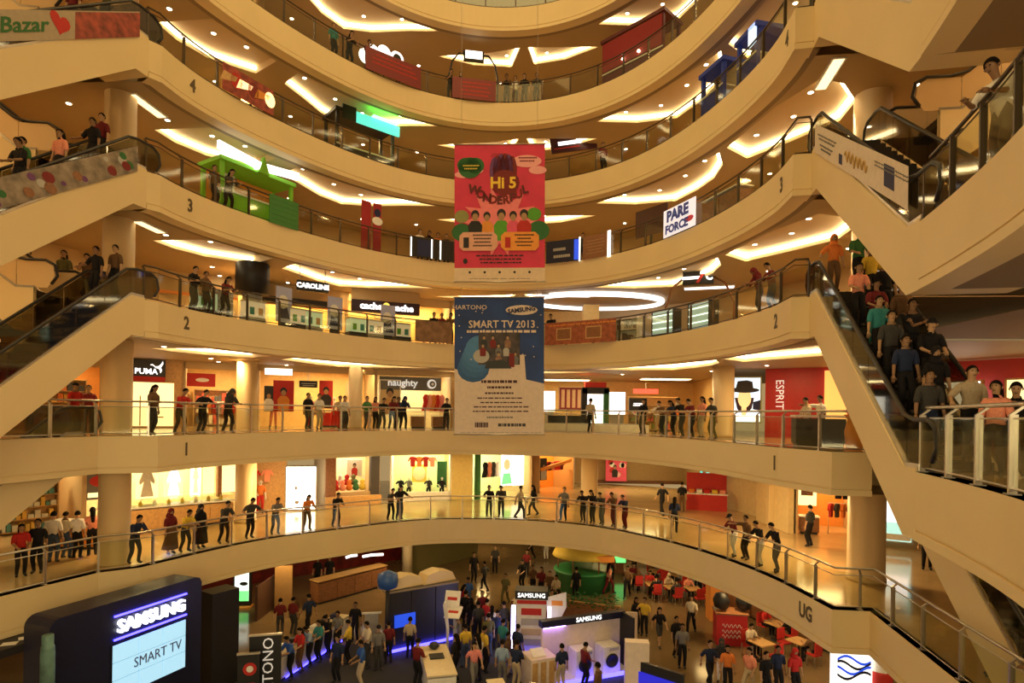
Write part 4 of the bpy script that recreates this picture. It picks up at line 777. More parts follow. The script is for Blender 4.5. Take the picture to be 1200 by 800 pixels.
for i, ch in enumerate('WONDERFUL'):
    a = (i-4)/4; text(ch, .46, DRED if i % 2 else mat('ink_black_red', (.12, .012, .012)), t, a*w*.28, .27*h/2+.18*a*a-.25*(1-a*a), .012, rot=.22*a, bold=.02)
for x, s, c in ((-.27, 1.25, BLACK), (-.14, 1.1, ORANGE), (.15, 1.15, PINK), (.27, 1.3, RED), (.02, 1.35, GREEN)): figure(t, x*w, -.16*h/2, s, c, .012+.004*abs(x))
for x, y, r_, c in ((-.42, -.28, .11, DGREEN), (.43, -.26, .12, DGREEN), (.38, -.02, .08, GREEN), (-.42, -.05, .08, OLIVE)): disc(t, x*w, y*h/2, r_*w, r_*w*.9, c, .007)
for x, c in ((-.235, mat('banner_salmon', (.80, .42, .30), .7)), (.225, mat('banner_orange', (.90, .34, .06), .7))):
    ww, hh = w*.42, h*.135; cx, cy = x*w, -.415*h/2*1.0
    shape(t, [(cx+sx*(ww/2)+ox, cy+sy*hh/2+oy) for sx, sy, ox, oy in ((-1, -1, .15, 0), (1, -1, -.15, 0), (1, -1, 0, .15), (1, 1, 0, -.15), (1, 1, -.15, 0), (-1, 1, .15, 0), (-1, 1, 0, -.15), (-1, -1, 0, .15))], c, .030, 'ticket_panel')
    rect(t, cx-ww*.32, cy-.05, .22, .42, BLACK if x < 0 else RED, .034); stripes(t, cx+ww*.10, cy+.25, ww*.5, 4, .14, BLACK, .034, int(x*50)+9, .06)
stripes(t, 0, -.62*h/2, w*.65, 3, .14, BLACK, .006, 12, .05); disc(t, -.38*w, -.70*h/2, .09, .11, BLACK, .006)
t, w, h = banner(532.5, 637.5, 348, 509, DB-.3, mat('banner_blue', (.010, .045, .20), .6, scale=.8, var=.35), 'tall dark blue and white banner hanging below the pink banner')
for s in (-1, 1): MB().tube([(s*w*.42, h/2, 0), (s*w*.42, h/2+.62, .0)], .008, 5).obj('suspension_cable', STEEL, t)
BW = mat('banner_white', (.74, .60, .50), .7)
shape(t, [(-w/2, -h/2), (w/2, -h/2), (w/2, -.13*h), (w*.3, -.10*h), (w*.28, .08*h), (-w*.26, .08*h), (-w*.30, -.07*h), (-w/2, -.02*h)], BW, .004, 'white_field')
for i in range(5): disc(t, -w*.29+i*.06, (-.02+i*.035)*h, .18*w-.02*i, .10*h, mat('banner_glow_%d' % i, (.02+.012*i, .10+.03*i, .28+.05*i)), .0042+.0004*i)
o = disc(t, .25*w, .405*h, .17*w*1.05, .036*h, BW, .008, 'oval_emblem'); text('SAMSUNG', .24, NAVY, t, .25*w, .405*h, .02, rot=.12, bold=.01, sx=1.0)
text('HARTONO', .25, BW, t, -.33*w, .425*h, .008, sx=1.1); text('SMART TV 2013', .42, BW, t, .03*w, .30*h, .008, sx=.92, bold=.005)
stripes(t, 0, .25*h, w*.74, 1, .1, BW, .008, 22, .10); r_ = random.Random(5)
for i in range(26): disc(t, r_.uniform(-.45, .48)*w, r_.uniform(.02, .42)*h, .025, .025, BW, .007, n=6)
rect(t, 0, .125*h, w*.46, .235*h, mat('picture_dark', (.05, .03, .025), .5, scale=3, var=.9), .010, 'screen_picture')
for i in range(9): figure(t, r_.uniform(-.19, .19)*w, (.06+.12*(i % 3)/2)*h, .55, [BLACK, GREY, DRED, WOOD, LGREY][i % 5], .016+.001*i)
shape(t, [(-.16*w, -.02*h), (.14*w, -.02*h), (.10*w, .02*h), (.02*w, .045*h), (-.14*w, .03*h)], BLACK, .028); disc(t, -.20*w, .07*h, .09*w, .05*h, LGREY, .012); rect(t, .14*w, .04*h, .06*w, .10*h, DRED, .026)
for i, (s_, ww) in enumerate(((.34, .62), (.30, .40), (.22, .38))): stripes(t, 0, (-.115-.042*i)*h, ww*w, 1, .1, mat('ink_maroon', (.06, .015, .02)), .008, 31+i, .11-.02*i)
stripes(t, 0, -.235*h, .62*w, 4, .032*h, mat('ink_maroon', (.06, .015, .02)), .008, 40, .05); stripes(t, 0, -.375*h, .34*w, 1, .1, GREY, .008, 50, .06)
stripes(t, -.20*w, -.43*h, .16*w, 1, .1, mat('ink_maroon', (.06, .015, .02)), .008, 95, .2); stripes(t, .12*w, -.43*h, .4*w, 1, .1, BLACK, .008, 55, .12); stripes(t, 0, -.485*h, .9*w, 1, .1, LGREY, .008, 56, .03)
# ------------------------------------------------------------------ boards along the railings and hanging signs
def rail_board(k, x0, x1, m, label, h=1.0, z=.55, d=-.06, y=300, th=.03, cat='railing banner'):
    p0, _, _ = behind(k, x0, d, y); p1, _, _ = behind(k, x1, d, y); c = (p0+p1)/2; w = (p1-p0).length
    t = thing('railing_board', label, cat, wall_frame((c.x, c.y, LV[k]+z), (p1.x-p0.x, p1.y-p0.y))); MB().box((0, 0, -th/2), (w, h, th)).obj('panel', m, t); return t, w
t, w = rail_board(3, 640, 680, mat('navy_sign', (.012, .018, .05), .4), 'navy railing board with two white lines right of the pink banner', 1.1); rect(t, w*.40, 0, w*.16, 1.0, BLUEP); rect(t, w*.48, 0, .08, 1.2, LITW, .008); stripes(t, -w*.12, .1, w*.5, 1, .2, LGREY, .008, 91, .14); stripes(t, -w*.04, -.25, w*.6, 1, .2, LGREY, .008, 92, .14)
t, w = rail_board(3, 683, 711, WOOD, 'brown railing board with pale scroll pattern beside the navy board', 1.1); stripes(t, 0, .3, w*.8, 5, .15, LWOOD, seed=61)
t, w = rail_board(3, 711.5, 715, LITW, 'narrow white lit post beside the brown railing board', 1.25)
t, w = rail_board(3, 777, 814, mat('white_sign_face', (.80, .78, .82), .5, emit=.55, ecol=(.9, .9, 1)), 'white railing board with big blue letters', 1.15, z=.6); text('PARE', .62, mat('sign_blue', (.06, .08, .35), emit=.1), t, -.1, .24, bold=.03); text('FORCE', .48, mat('sign_blue', (.06, .08, .35)), t, -.15, -.30, bold=.02); disc(t, w*.33, -.2, .25, .12, PINK)
t, w = rail_board(3, 480, 531, BLACK, 'black railing board left of the pink banner', .95); 
for q in (-.47, 0, .2): rect(t, q*w, 0, .07, .95, LITW, .006); 
rect(t, -.18*w, 0, .3*w, .8, NAVY, .004)
t, w = rail_board(2, 640, 723, mat('carved_wood_red', (.36, .10, .045), .45, scale=5, var=.35), 'long reddish wooden railing board with carved panels right of the blue banner', 1.1)
for q in (-.22, .2): rect(t, q*w, -.05, w*.22, .6, LWOOD, .006); rect(t, q*w, -.05, w*.19, .48, WOOD, .012)
stripes(t, 0, .4, w*.9, 1, .1, ORANGE, seed=70, hgt=.06)
t, w = rail_board(2, 488, 531, mat('brown_board', (.22, .12, .06), .5, scale=3, var=.4), 'brown patterned railing board left of the blue banner', 1.05)
t, w = rail_board(3, 315, 349, mat('green_panel', (.04, .20, .03), .5), 'dark green kiosk board on the railing', 1.15); 
for i in range(5): rect(t, 0, -.4+i*.2, w*.92, .02, DGREEN, .006)
t, w = rail_board(4, 258, 318, mat('red_print', (.30, .05, .03), .5, scale=4, var=.6), 'reddish printed boards on the left railing above the painted numeral four', 1.0)
for i, (q, c) in enumerate(((-.4, LWOOD), (-.25, RED), (-.1, LITY), (.08, DRED), (.25, ORANGE), (.42, LITY))): (disc(t, q*w, .05, .25, .3, c) if i % 2 else shape(t, [(q*w-.35, -.2), (q*w+.3, 0), (q*w+.4, .2), (q*w-.2, .2)], c))
t, w = rail_board(5, 425, 490, mat('maroon_board', (.20, .02, .02), .5), 'maroon counter board on the left railing of gallery five', 1.05); stripes(t, 0, .3, w*.8, 3, .2, RED, seed=75, hgt=.05)
t, w = rail_board(5, 527, 578, mat('maroon_board', (.20, .02, .02), .5), 'maroon board at the middle of the gallery five railing', 1.05); stripes(t, 0, .3, w*.8, 4, .2, RED, seed=76, hgt=.06)
# glowing letters, rings and kiosks on galleries 3 to 5
for i, (x, y, e) in enumerate(((428, 66, 1), (437, 61, 1), (450, 62, 1), (465, 69, 0))):
    p, u, n = behind(5, x, .9, y); z = ray(x, y).z*p.y
    t = thing('ring_sign', '%s round white glowing sign above the maroon counter' % ORD[i], 'sign', wall_frame((p.x, p.y, z), u)); MB().lathe([(.02, -.02), (.34, -.02), (.36, .03), (.34, .05), (.02, .05)], n=20).obj('disc', LETTER, t)
    if not e: disc(t, 0, 0, .22, .22, BLACK, .06, 'dark_centre')
    MB().tube([(0, -.3, 0), (0, z*-1+LV[5], 0)], .03).obj('stand', BLACK, t)
def kiosk_frame(k, x, d, w, h, mpost, label, roof=None, y=200):
    p, u, n = behind(k, x, d, y); t = thing('kiosk', label, 'kiosk', TR(p.x, p.y, LV[k], math.atan2(u.y, u.x)))
    for a in (-w/2, w/2):
        for b in (0, 1.3): MB().box((a, b, h/2), (.14, .14, h)).obj('post', mpost, t)
    MB().box((0, .65, h+.08), (w+.3, 1.6, .16)).obj('roof', roof or mpost, t)
    MB().box((0, 0, .5), (w, .1, 1.0)).obj('counter_front', mpost, t); MB().box((0, .2, 1.03), (w+.1, .6, .06)).obj('counter_top', WHITE, t); return t
LIME = col((.22, .60, .03)); t = kiosk_frame(3, 303, .95, 3.2, 2.15, LIME, 'lime green kiosk with glowing white roof behind the left railing')
for s, q in ((-1, -.8), (1, .8)):
    MB().prism([(q-1.15, -.35, 2.32-.12*s), (q+.95, -.35, 2.32+.12*s), (q+.95, -.35, 2.62+.12*s), (q-1.15, -.35, 2.62-.12*s)], (0, .15, 0)).obj('lit_roof_band', LETTER, t)
MB().prism([(-.25, -.4, 2.1), (.25, -.4, 2.1), (0, -.4, 2.8)], (0, .2, 0)).obj('roof_gable', LIME, t); MB().box((0, 1.2, 1.5), (3.0, .1, 1.2)).obj('back_panel', ORANGE, t); MB().box((-.6, 1.1, 1.9), (.5, .05, .9)).obj('menu_board', WHITE, t); MB().lathe([(.02, 0), (.22, .05), (.2, .25), (.05, .36)], (1.1, .2, 1.07), 12).obj('yellow_dome', YELLOW, t)
for i, (x, c1) in enumerate(((429, RED), (442, RED))):
    p, u, n = behind(3, x, .5, 260); t = thing('roll_up_banner', 'tall narrow red standing banner, %s of a pair on gallery three' % ['left', 'right'][i], 'banner', wall_frame((p.x, p.y, LV[3]+1.25), u)); MB().box((0, 0, 0), (.42 if i else .5, 2.4, .04)).obj('panel', col((.38, .02, .03)), t); MB().box((0, -1.22, 0), (.6, .06, .3)).obj('base', BLACK, t)
    if i: disc(t, 0, .35, .28, .2, WHITE, .03); disc(t, 0, .75, .18, .2, NAVY, .03)
t = kiosk_frame(4, 428, 1.6, 3.0, 2.6, BLACK, 'dark framed kiosk under a glowing turquoise sign', BLACK); MB().box((.6, -.12, 2.55), (2.4, .1, .5)).obj('lit_sign', LITT, t); MB().box((-.95, -.12, 2.6), (.7, .12, .7)).obj('dark_sign', BLACK, t)
MB().box((.9, -.3, 2.80), (1.4, .3, .03)).obj('green_light_bar', emis('green_bar', (.05, 1, .08), 16.), t)
t = kiosk_frame(5, 741, .9, 3.4, 2.6, mat('maroon_dark', (.10, .012, .015), .5), 'maroon kiosk with sloping red board on gallery five', None, 60); MB().box((0, -.1, 1.8), (3.4, .1, 1.4)).obj('red_board', col((.24, .010, .014)), t)
for i in range(2): MB().lathe([(.03, 0), (.08, .05), (.03, .12)], (-.4+i*.9, -.2, 1.2), 10).obj('lamp', DOWN, t)
t = kiosk_frame(4, 836, .5, 1.3, 1.9, col((.02, .05, .42)), 'blue framed kiosk on the right railing, left of a second blue kiosk', None, 100); MB().box((0, .6, 1.3), (1.4, .1, 1.2)).obj('back_panel', TAN, t)
t = kiosk_frame(4, 877, .5, 1.1, 1.9, col((.02, .05, .42)), 'blue framed kiosk with pale blue lit side panel, nearer the right end', None, 60); MB().box((.4, -.1, 1.7), (.4, .1, .7)).obj('lit_panel', emis('lit_pale_blue', (.62, .78, .92), 1.0), t)
p, u, n = behind(3, 763, 1.2, 250); b = board(wall_frame((p.x, p.y, LV[3]+1.55), u), 1.9, 1.3, mat('brown_dark_board', (.10, .03, .02), .5), 'dark brown menu board standing behind the railing on gallery three', 'sign'); MB().box((0, -1.1, -.03), (.1, 1.0, .06)).obj('stand', BLACK, b)
p, u, n = behind(3, 852, 1.3, 220); t = counter(TR(p.x, p.y, LV[3], math.atan2(u.y, u.x)), 0, 0, 2.2, .7, 1.35, 'brown kiosk counter with white goods on the right of gallery three', WOOD, WHITE)
# arch signs
def arch_sign(k, x, d, w, h, label, board_h=.55, m=BLACK, y=80):
    p, u, n = behind(k, x, d, y); t = thing('arch_sign', label, 'sign', wall_frame((p.x, p.y, LV[k]), u)); MB().tube([(-w/2+.7*(1-math.cos(a))*0-(.0), h*.0, 0) for a in ()] or [(-w/2, 0, 0), (-w/2, h*.6, 0), (-w/2+.15, h*.85, 0), (-w/2+.5, h, 0), (w/2-.5, h, 0), (w/2-.15, h*.85, 0), (w/2, h*.6, 0), (w/2, 0, 0)], .05).obj('arch', m, t); MB().box((0, h-.1, 0), (w*.42, board_h, .15)).obj('sign_panel', m, t); return t
t = arch_sign(5, 555, 1.2, 2.6, 3.1, 'dark arch with small pale sign at the middle of gallery five'); rect(t, 0, 3.05, .9, .42, LITW, .08)
P_ = px_board(645, 699, 153, 182, 32.5, u=(1, .05)); b = board(P_[0], P_[1], P_[2]*.62, mat('maroon_sign', (.06, .015, .03), .4), 'dark slanted sign with red and white letters right of the pink banner top', 'sign', .12); b.matrix_basis = b.matrix_basis @ Matrix.Rotation(.17, 4, 'Z'); stripes(b, 0, .05, P_[1]*.7, 1, .2, LETTER, .012, 93, .2); rect(b, -.4, -.2, 1.4, .06, RED)
for s in (-1, 1): MB().tube([(s*P_[1]*.35, P_[2]*.3, -.05), (s*P_[1]*.35, P_[2]*.3+1.0, -.05)], .015).obj('hanger', STEEL, b)
P_ = px_board(348, 385, 326, 345, 27.6, u=(1.0, .55)); b = board(P_[0], P_[1], P_[2]*.62, BLACK, 'black hanging sign with white CAROLINE lettering on gallery two', 'sign', .2); text('CAROLINE', .30, LETTER, b, 0, 0, .012, sx=1.0, bold=.012)
for s in (-1, 1): MB().tube([(s*P_[1]*.4, .2, -.1), (s*P_[1]*.4, .9, -.1)], .02).obj('hanger', STEEL, b)
P_ = px_board(412, 492, 352, 368, 31.6, u=(1.0, .38)); b = board(P_[0], P_[1], P_[2]*.85, mat('dark_purple_sign', (.03, .015, .03), .4), 'wide dark shop sign with two white words and a yellow disc', 'sign', .3); text('cache', .46, LETTER, b, -P_[1]*.22, 0, .012, bold=.02, sx=1.1); text('cache', .46, LETTER, b, P_[1]*.24, 0, .012, bold=.02, sx=1.1); disc(b, 0, 0, .20, .24, emis('lit_gold', (1, .75, .1), 1.2), .01)
MB().box((0, .75, -.2), (P_[1], 1.0, .15)).obj('bulkhead', WALLC, b)
P_ = px_board(800, 836, 315, 335, 27.5, u=(1.0, -.45)); b = board(P_[0], P_[1], P_[2]*.75, BLACK, 'black hanging sign with white bar and red slash on the right of gallery two', 'sign', .2); rect(b, -.3, .0, .8, .13, LETTER); shape(b, [(-.1, -.25), (.05, -.25), (.35, .25), (.2, .25)], RED, .01); text('C', .42, LETTER, b, .5, 0, .012, bold=.02)
MB().tube([(-P_[1]/2, 0, -.1), (-P_[1]/2-.5, -.4, -.1), (-P_[1]/2-.8, -1.4, -.1), (-P_[1]/2-.8, -2.5, -.1)], .06).obj('arch_leg', WOOD, b); MB().tube([(P_[1]/2, 0, -.1), (P_[1]/2+.5, -.3, -.1), (P_[1]/2+.9, -1.2, -.1), (P_[1]/2+.9, -2.2, -.1)], .05).obj('arch_leg', WOOD, b)
# gallery 2: lit shop bulkheads, kiosks and the oval ceiling light
z2 = LV[2]; H2 = LV[3]-FH-LV[2]
W2 = [(-24, 17), (-20, 23.5), (-16.5, 27.6), (-13.0, 29.8), (-9.0, 32.2), (-7.2, 33.0), (-3.6, 34.2), (-1.0, 35)]
for i, (a, b_) in enumerate(zip(W2, W2[1:])):
    M, w = bayM(a, b_, z2); shop(M, w, H2, 2.2, 1.0 if i < 4 else .45, back=mat('warm_yellow_wall', (.85, .55, .20), .6), lamp=12, lcol=(1, .75, .32), where='the %s shop from the left on gallery two' % ONES[i])
    if i in (1, 2, 3): struct(MB().box((w/2, -.03, H2-1.0), (w, .1, .14), M).obj('trim_shop', mat('orange_trim', (.75, .24, .05), .5)))
M, w = bayM(W2[2], W2[3], z2); t = tag(MB().lathe([(.7, 0), (.7, 1.25), (.66, 1.3)], n=24).obj('drum_sign', BLACK), 'black drum shaped sign behind the left railing of gallery two', 'sign'); p = behind(2, 296, 2.2, 335)[0]; t.location = (p.x, p.y, z2+1.55); MB().lathe([(.4, -1.55), (.4, 0)], n=16).obj('base', LGREY, t)
b = board(bayM(W2[3], W2[4], z2)[0] @ Matrix.Translation((1.8, -.56, 2.05)) @ SIGNM, 3.4, .28, BLACK, 'long dark awning strip left of the wide dark shop sign', 'awning', .5)
for i, x in enumerate((243, 300, 333, 350, 368, 393, 420, 440, 455, 472)):
    p, u, n = behind(2, x, .75, 370); M = TR(p.x, p.y, z2, math.atan2(u.y, u.x)); kind = i % 3
    if kind == 2 and i < 9: b = board(M @ Matrix.Translation((0, 0, 1.05)) @ SIGNM, .75, 1.5, col((.45, .48, .75)), 'blue and white picture board behind the gallery two railing, %s of a row' % ONES[i], 'sign'); disc(b, -.05, .1, .25, .3, WHITE); shape(b, [(-.3, -.6), (.3, -.6), (.1, 0), (-.2, -.1)], NAVY); MB().box((0, -.9, -.03), (.5, .3, .06)).obj('stand', BLACK, b)
    else:
        t = thing('glass_showcase', 'lit glass showcase behind the gallery two railing, %s of a row' % ONES[i], 'showcase', M); MB().box((0, .2, .15), (.9, .5, .3)).obj('base', [BLACK, LGREY][kind % 2], t); MB().box((0, .2, .62), (.85, .45, .62)).obj('lit_box', [emis('lit_pale_green', (.60, .75, .48), .3), emis('lit_cream', (.75, .62, .42), .3)][i % 2], t); MB().box((0, .2, .96), (.9, .5, .06)).obj('lid', STEEL, t)
        for j in range(2): MB().box((-.2+j*.4, -.03, .55), (.2, .02, .3)).obj('goods', [GREEN, TEALP, LWOOD][(i+j) % 3], t)
p, u, n = behind(2, 254, .8, 360); b = board(TR(p.x, p.y, z2+.6, math.atan2(u.y, u.x)) @ SIGNM, 1.5, 1.1, mat('speckled_board', (.45, .44, .48), .6, scale=14, var=.8), 'speckled grey board behind the left railing of gallery two', 'sign')
wall_run([(-1.0, 35), (2, 37.5), (10, 36), (12.5, 29)], z2, H2, mat('warm_yellow_wall', (.85, .55, .20), .6))
o = MB(); o.cur = 0
RIN = [(4.6+3.6*math.cos(a), 33.2+2.1*math.sin(a)) for a in [i*PI/20 for i in range(41)]]
t = thing('oval_ceiling_light', 'large oval glowing ring light in the gallery two ceiling right of the banners', 'ceiling light', TR(4.6, 33.2, LV[3]-FH))
MB().tube([(x-4.6, y-33.2, -.1) for x, y in RIN], .16, 8).obj('light_ring', LETTER, t); MB().prism([(x-4.6, y-33.2, -.08) for x, y in RIN[:-1]], (0, 0, .06)).obj('plate', TRAY, t)
for i, (x, y, w_) in enumerate(((2.8, 31.9, 2.6), (9.6, 29.4, 2.4))):
    t = thing('ceiling_light', '%s glowing ceiling slot near the oval ring light on gallery two' % ['left', 'right'][i], 'ceiling light', TR(x, y, LV[3]-FH-.05, -.3*i)); MB().box((0, 0, 0), (w_, .5, .06)).obj('housing', WHITE, t); MB().box((0, 0, -.04), (w_-.1, .42, .03)).obj('diffuser', LETTER, t)
tag(MB().box((4.3, 33.4, z2+1.3), (.85, .85, 2.6)).obj('square_pillar', mat('yellow_pillar', (.85, .60, .22), .5)), 'square yellow pillar under the oval ring light', 'column')
p, u, n = behind(2, 734, .9, 380); shelf(TR(p.x, p.y, z2, math.atan2(u.y, u.x)), 0, 0, 1.5, 1.2, 3, 'white goods shelf beside the wooden board', [(.8, .75, .7), (.5, .45, .4), (.15, .1, .1)], WHITE, 31)
for i, x in enumerate((776, 818)): 
    p, u, n = behind(2, x, .8, 375); M = TR(p.x, p.y, z2, math.atan2(u.y, u.x)); t = thing('glass_showcase', '%s tall dark framed glass showcase on the right of gallery two' % ['left', 'right'][i], 'showcase', M)
    for s in (-1, 1): MB().box((s*.65, .25, .65), (.06, .5, 1.3)).obj('frame', BLACK, t)
    MB().box((0, .25, .1), (1.3, .5, .2)).obj('base', BLACK, t); MB().box((0, .25, .75), (1.24, .46, 1.0)).obj('lit_box', emis('lit_dim_teal', (.45, .62, .55), .35), t)
    for j in range(3): MB().box((0, -.0, .45+j*.3), (1.2, .03, .03)).obj('shelf', LETTER, t)
# printed boards on escalators
def esc_board(A, B, zA, zB, out, m, label, hgt=.80, s0=.06, s1=.94):
    A = Vector((*A, zA)); B = Vector((*B, zB)); d = B-A; u = Vector((d.x, d.y, 0)).normalized(); side = Vector((u.y, -u.x, 0))*out
    a = A+d*s0-side*.02; b = A+d*s1-side*.02; up = Vector((0, 0, 1)); c = (a+b)/2
    right = u if u.cross(up).dot(-side) > 0 else -u
    t = thing('railing_board', label, 'railing banner', wall_frame(tuple(c), right)); inv = t.matrix_basis.inverted()
    L = (b-a).to_2d().length; sl = (b.z-a.z)/L*(1 if right.dot(u) > 0 else -1)
    f = lambda x, y, z: (x, y+sl*x, z)
    MB().prism([f(-L/2, .10, .0), f(L/2, .10, .0), f(L/2, .10+hgt, .0), f(-L/2, .10+hgt, .0)], (0, 0, .012)).obj('panel', m, t)
    def pt(x, y, sx=1., **k):
        pass
    return t, L, f, sl
def shear_text(t, s, size, m, x, y, sl, **kw):
    o = text(s, size, m, t, 0, 0, 0, **kw); o.data = o.data.copy()
    for v in o.data.vertices: v.co.x += x; v.co.y += y+sl*v.co.x; v.co.z += .016
    return o
t, L, f, sl = esc_board(RA, RB, LV[3], LV[2], -1, mat('cream_print', (.70, .60, .50), .6), 'cream printed escalator side with gold letters on the upper right')
def squig(x0, x1, y0, amp, fq, r, m): MB().tube([(x0+(x1-x0)*i/40, y0+sl*(x0+(x1-x0)*i/40)+amp*math.sin(i*fq)*(1 if i % 9 else 1.5), .016) for i in range(41)], r, 5).obj('script_print', m, t)
squig(-.45, 1.0, .48, .12, .95, .022, mat('print_gold', (.45, .27, .06)))
for q, y0 in enumerate((.66, .56, .40, .30)): squig(-2.7+.1*q, -1.1-.15*q, y0, .02, 2.4, .012, GREY)
for q, y0 in enumerate((.70, .62)): squig(1.4, 3.0, y0, .012, 2.4, .010, GREY)
MB().prism([f(1.9, .3, .013), f(2.4, .3, .013), f(2.4, .75, .013), f(1.9, .75, .013)], (0, 0, .004)).obj('print', NAVY, t); MB().prism([f(-.9, .2, .013), f(-.65, .2, .013), f(-.65, .45, .013), f(-.9, .45, .013)], (0, 0, .004)).obj('print', NAVY, t)
t, L, f, sl = esc_board(LA, LB, LV[3], LV[2], 1, mat('grey_floral_print', (.26, .21, .16), .6, scale=3, var=.5), 'grey floral printed escalator side on the left'); r_ = random.Random(8)
for i in range(26):
    x, y, q = r_.uniform(-L/2+.3, L/2-.3), r_.uniform(.25, .78), r_.uniform(.07, .2); MB().prism([(x+q*math.cos(a), y+sl*x+q*.8*math.sin(a), .013+i*.0003) for a in [j*PI/5 for j in range(10)]], (0, 0, .003)).obj('flower_print', [DRED, PURP, DGREEN, LGREY, WOOD][i % 5], t)
t, L, f, sl = esc_board(LA, LB, LV[4], LV[3], 1, mat('pale_print', (.42, .34, .24), .6), 'pale printed escalator side with red heart on the upper left')
shear_text(t, 'Fresh Bazar', .56, DGREEN, 1.4*(1 if sl > 0 else -1)*-1, .5, sl, bold=.01); q = -1
for (xa, xb, c) in ((L*.12, L*.5, mat('red_print', (.30, .05, .03), .5, scale=4, var=.6)),): MB().prism([f(xa, .1, .013), f(xb, .1, .013), f(xb, .86, .013), f(xa, .86, .013)], (0, 0, .004)).obj('red_field', c, t)
MB().prism([(.25+.3*math.sin(a)**3, .55+sl*.25+.02*(13*math.cos(a)-5*math.cos(2*a)-2*math.cos(3*a)-math.cos(4*a)), .018) for a in [j*PI/10 for j in range(20)]], (0, 0, .003)).obj('heart_print', RED, t)

# long light slots in the gallery ceilings beside the escalator heads
for i, (k, x0, y0, x1, y1, lab) in enumerate(((4, 153, 109, 191, 137, 'left'), (4, 984, 67, 961, 104, 'right'), (3, 160, 258, 190, 272, 'left'))):
    zc = LV[k]-FH; a, b_ = at(x0, y0, zc), at(x1, y1, zc); d = b_-a; L = d.to_2d().length; t = thing('ceiling_slot_light', 'long narrow slot light in the ceiling under slab %s at the %s' % (LNAME[k], lab), 'ceiling light', TR((a.x+b_.x)/2, (a.y+b_.y)/2, zc, math.atan2(d.y, d.x)))
    MB().box((0, 0, -.02), (L, .42, .04)).obj('housing', WHITE, t); MB().box((0, 0, -.045), (L-.08, .3, .02)).obj('diffuser', emis('slot_glow', (1, .82, .45), 1.5), t)
t = thing('ceiling_slot_light', 'long bright slot light above the man in white on the upper right landing', 'ceiling light', TR(10.2, 9.4, LV[3]-FH, .9)); MB().box((0, 0, -.02), (4, .5, .04)).obj('housing', WHITE, t); MB().box((0, 0, -.045), (3.9, .38, .02)).obj('diffuser', emis('slot_glow', (1, .82, .45), 1.5), t)
# ------------------------------------------------------------------ ground floor: stage, fair booths, food court
G4 = TR(0, 0, GZ)
CARPET = mat('grey_carpet', (.035, .035, .04), .9, scale=80, var=.4)
struct(MB().poly([(-10.5, 14), (6.3, 14), (6.3, 22.2), (-.6, 26.5), (-7.6, 24.6), (-10.5, 21)], GZ+.012).obj('floor_carpet', CARPET))
def gat(x, y): p = at(x, y, GZ); return p
def gM(x, y, rz=0.): p = gat(x, y); return TR(p.x, p.y, GZ, rz)
# big screen stage at the lower left
S0 = Vector((-12.0, 15.6)); S1 = Vector((-10.35, 20.1)); us = (S1-S0).normalized(); ns = Vector((us.y, -us.x)); SL = (S1-S0).length
NAVYS = mat('stage_navy', (.012, .014, .045), .35); SH = 4.1
M = Matrix(((us.x, ns.x*-1, 0, S0.x), (us.y, ns.y*-1, 0, S0.y), (0, 0, 1, GZ), (0, 0, 0, 1)))   # x along the face, y away from the hall
t = thing('video_wall_stage', 'large navy stage wall with glowing white lettering and blue lit screen', 'stage', M)
mb = MB(); prof = [(0, 0), (0, SH-.3)]+[(.3-.3*math.cos(a), SH-.3+.3*math.sin(a)) for a in (.4, .8, 1.2, PI/2)]+[(SL-.22, SH), (SL-.08, SH-.05), (SL, SH-.2), (SL, 0)]
mb.prism([(x, 0, z) for x, z in prof], (0, 1.0, 0)); mb.obj('stage_wall', NAVYS, t)
def facept(x, y):                                           # a point of the screen face seen at a pixel
    r = ray(x, y); n = Vector((ns.x, ns.y, 0)); s = n.dot(Vector((S0.x, S0.y, 0)))/n.dot(r); p = r*s; q = M.inverted() @ p; return q.x, q.z
xa, za = facept(130, 762); xb, zb = facept(216, 720); zl = za-(facept(216, 720)[1]-facept(216, 790)[1]); ztop = (za+zb)/2; zbot = ztop-1.55
scr = MB().box(((xa+xb)/2, -.03, (ztop+zbot)/2), (xb-xa, .06, ztop-zbot)).obj('screen_bezel', BLACK, t)
SCR = emis('screen_blue', (.36, .66, .88), .85)
nx, nz = 3, 3
for i in range(nx):
    for j in range(nz): MB().box((xa+(i+.5)*(xb-xa)/nx, -.065, zbot+(j+.5)*(ztop-zbot)/nz), ((xb-xa)/nx-.015, .02, (ztop-zbot)/nz-.015)).obj('screen_panel', SCR, scr)
FM = Matrix.Rotation(PI/2, 4, 'X')
def ftext(s_, size, m, x, z, y=-.08, **kw): return place('lettering', text_mesh(s_, size, m, **kw), Matrix.Translation((x, y, z)) @ FM, t)
ftext('SMART TV', .42, mat('screen_ink', (.10, .13, .22), emit=.1), xa+(xb-xa)*.60, ztop-.75, sx=.85)
xl, zl_ = facept(137, 742); xr, zr = facept(215, 702); ftext('SAMSUNG', .52, emis('sign_glow_white', (.92, .94, 1), 2.6), (xl+xr)/2, (zl_+zr)/2, -.06, ext=.05, bold=.012, sx=(xr-xl)/2.35)
for dx, dz, a, b in ((0, .34, xr-xl+.2, .05), (0, -.34, xr-xl+.2, .05)): MB().box(((xl+xr)/2+dx, -.03, (zl_+zr)/2+dz), (a, .04, b)).obj('blue_light', BLUELED, t)
tag(MB().prism([(-.5, 0, 0), (.5, 0, 0), (.5, 0, 3.35), (-.5, 0, 3.35)], (0, .8, 0)).obj('speaker_stack', BLACK), 'tall black speaker stack right of the navy stage wall', 'speaker').matrix_basis = TR(-9.9, 20.9, GZ, 1.0)
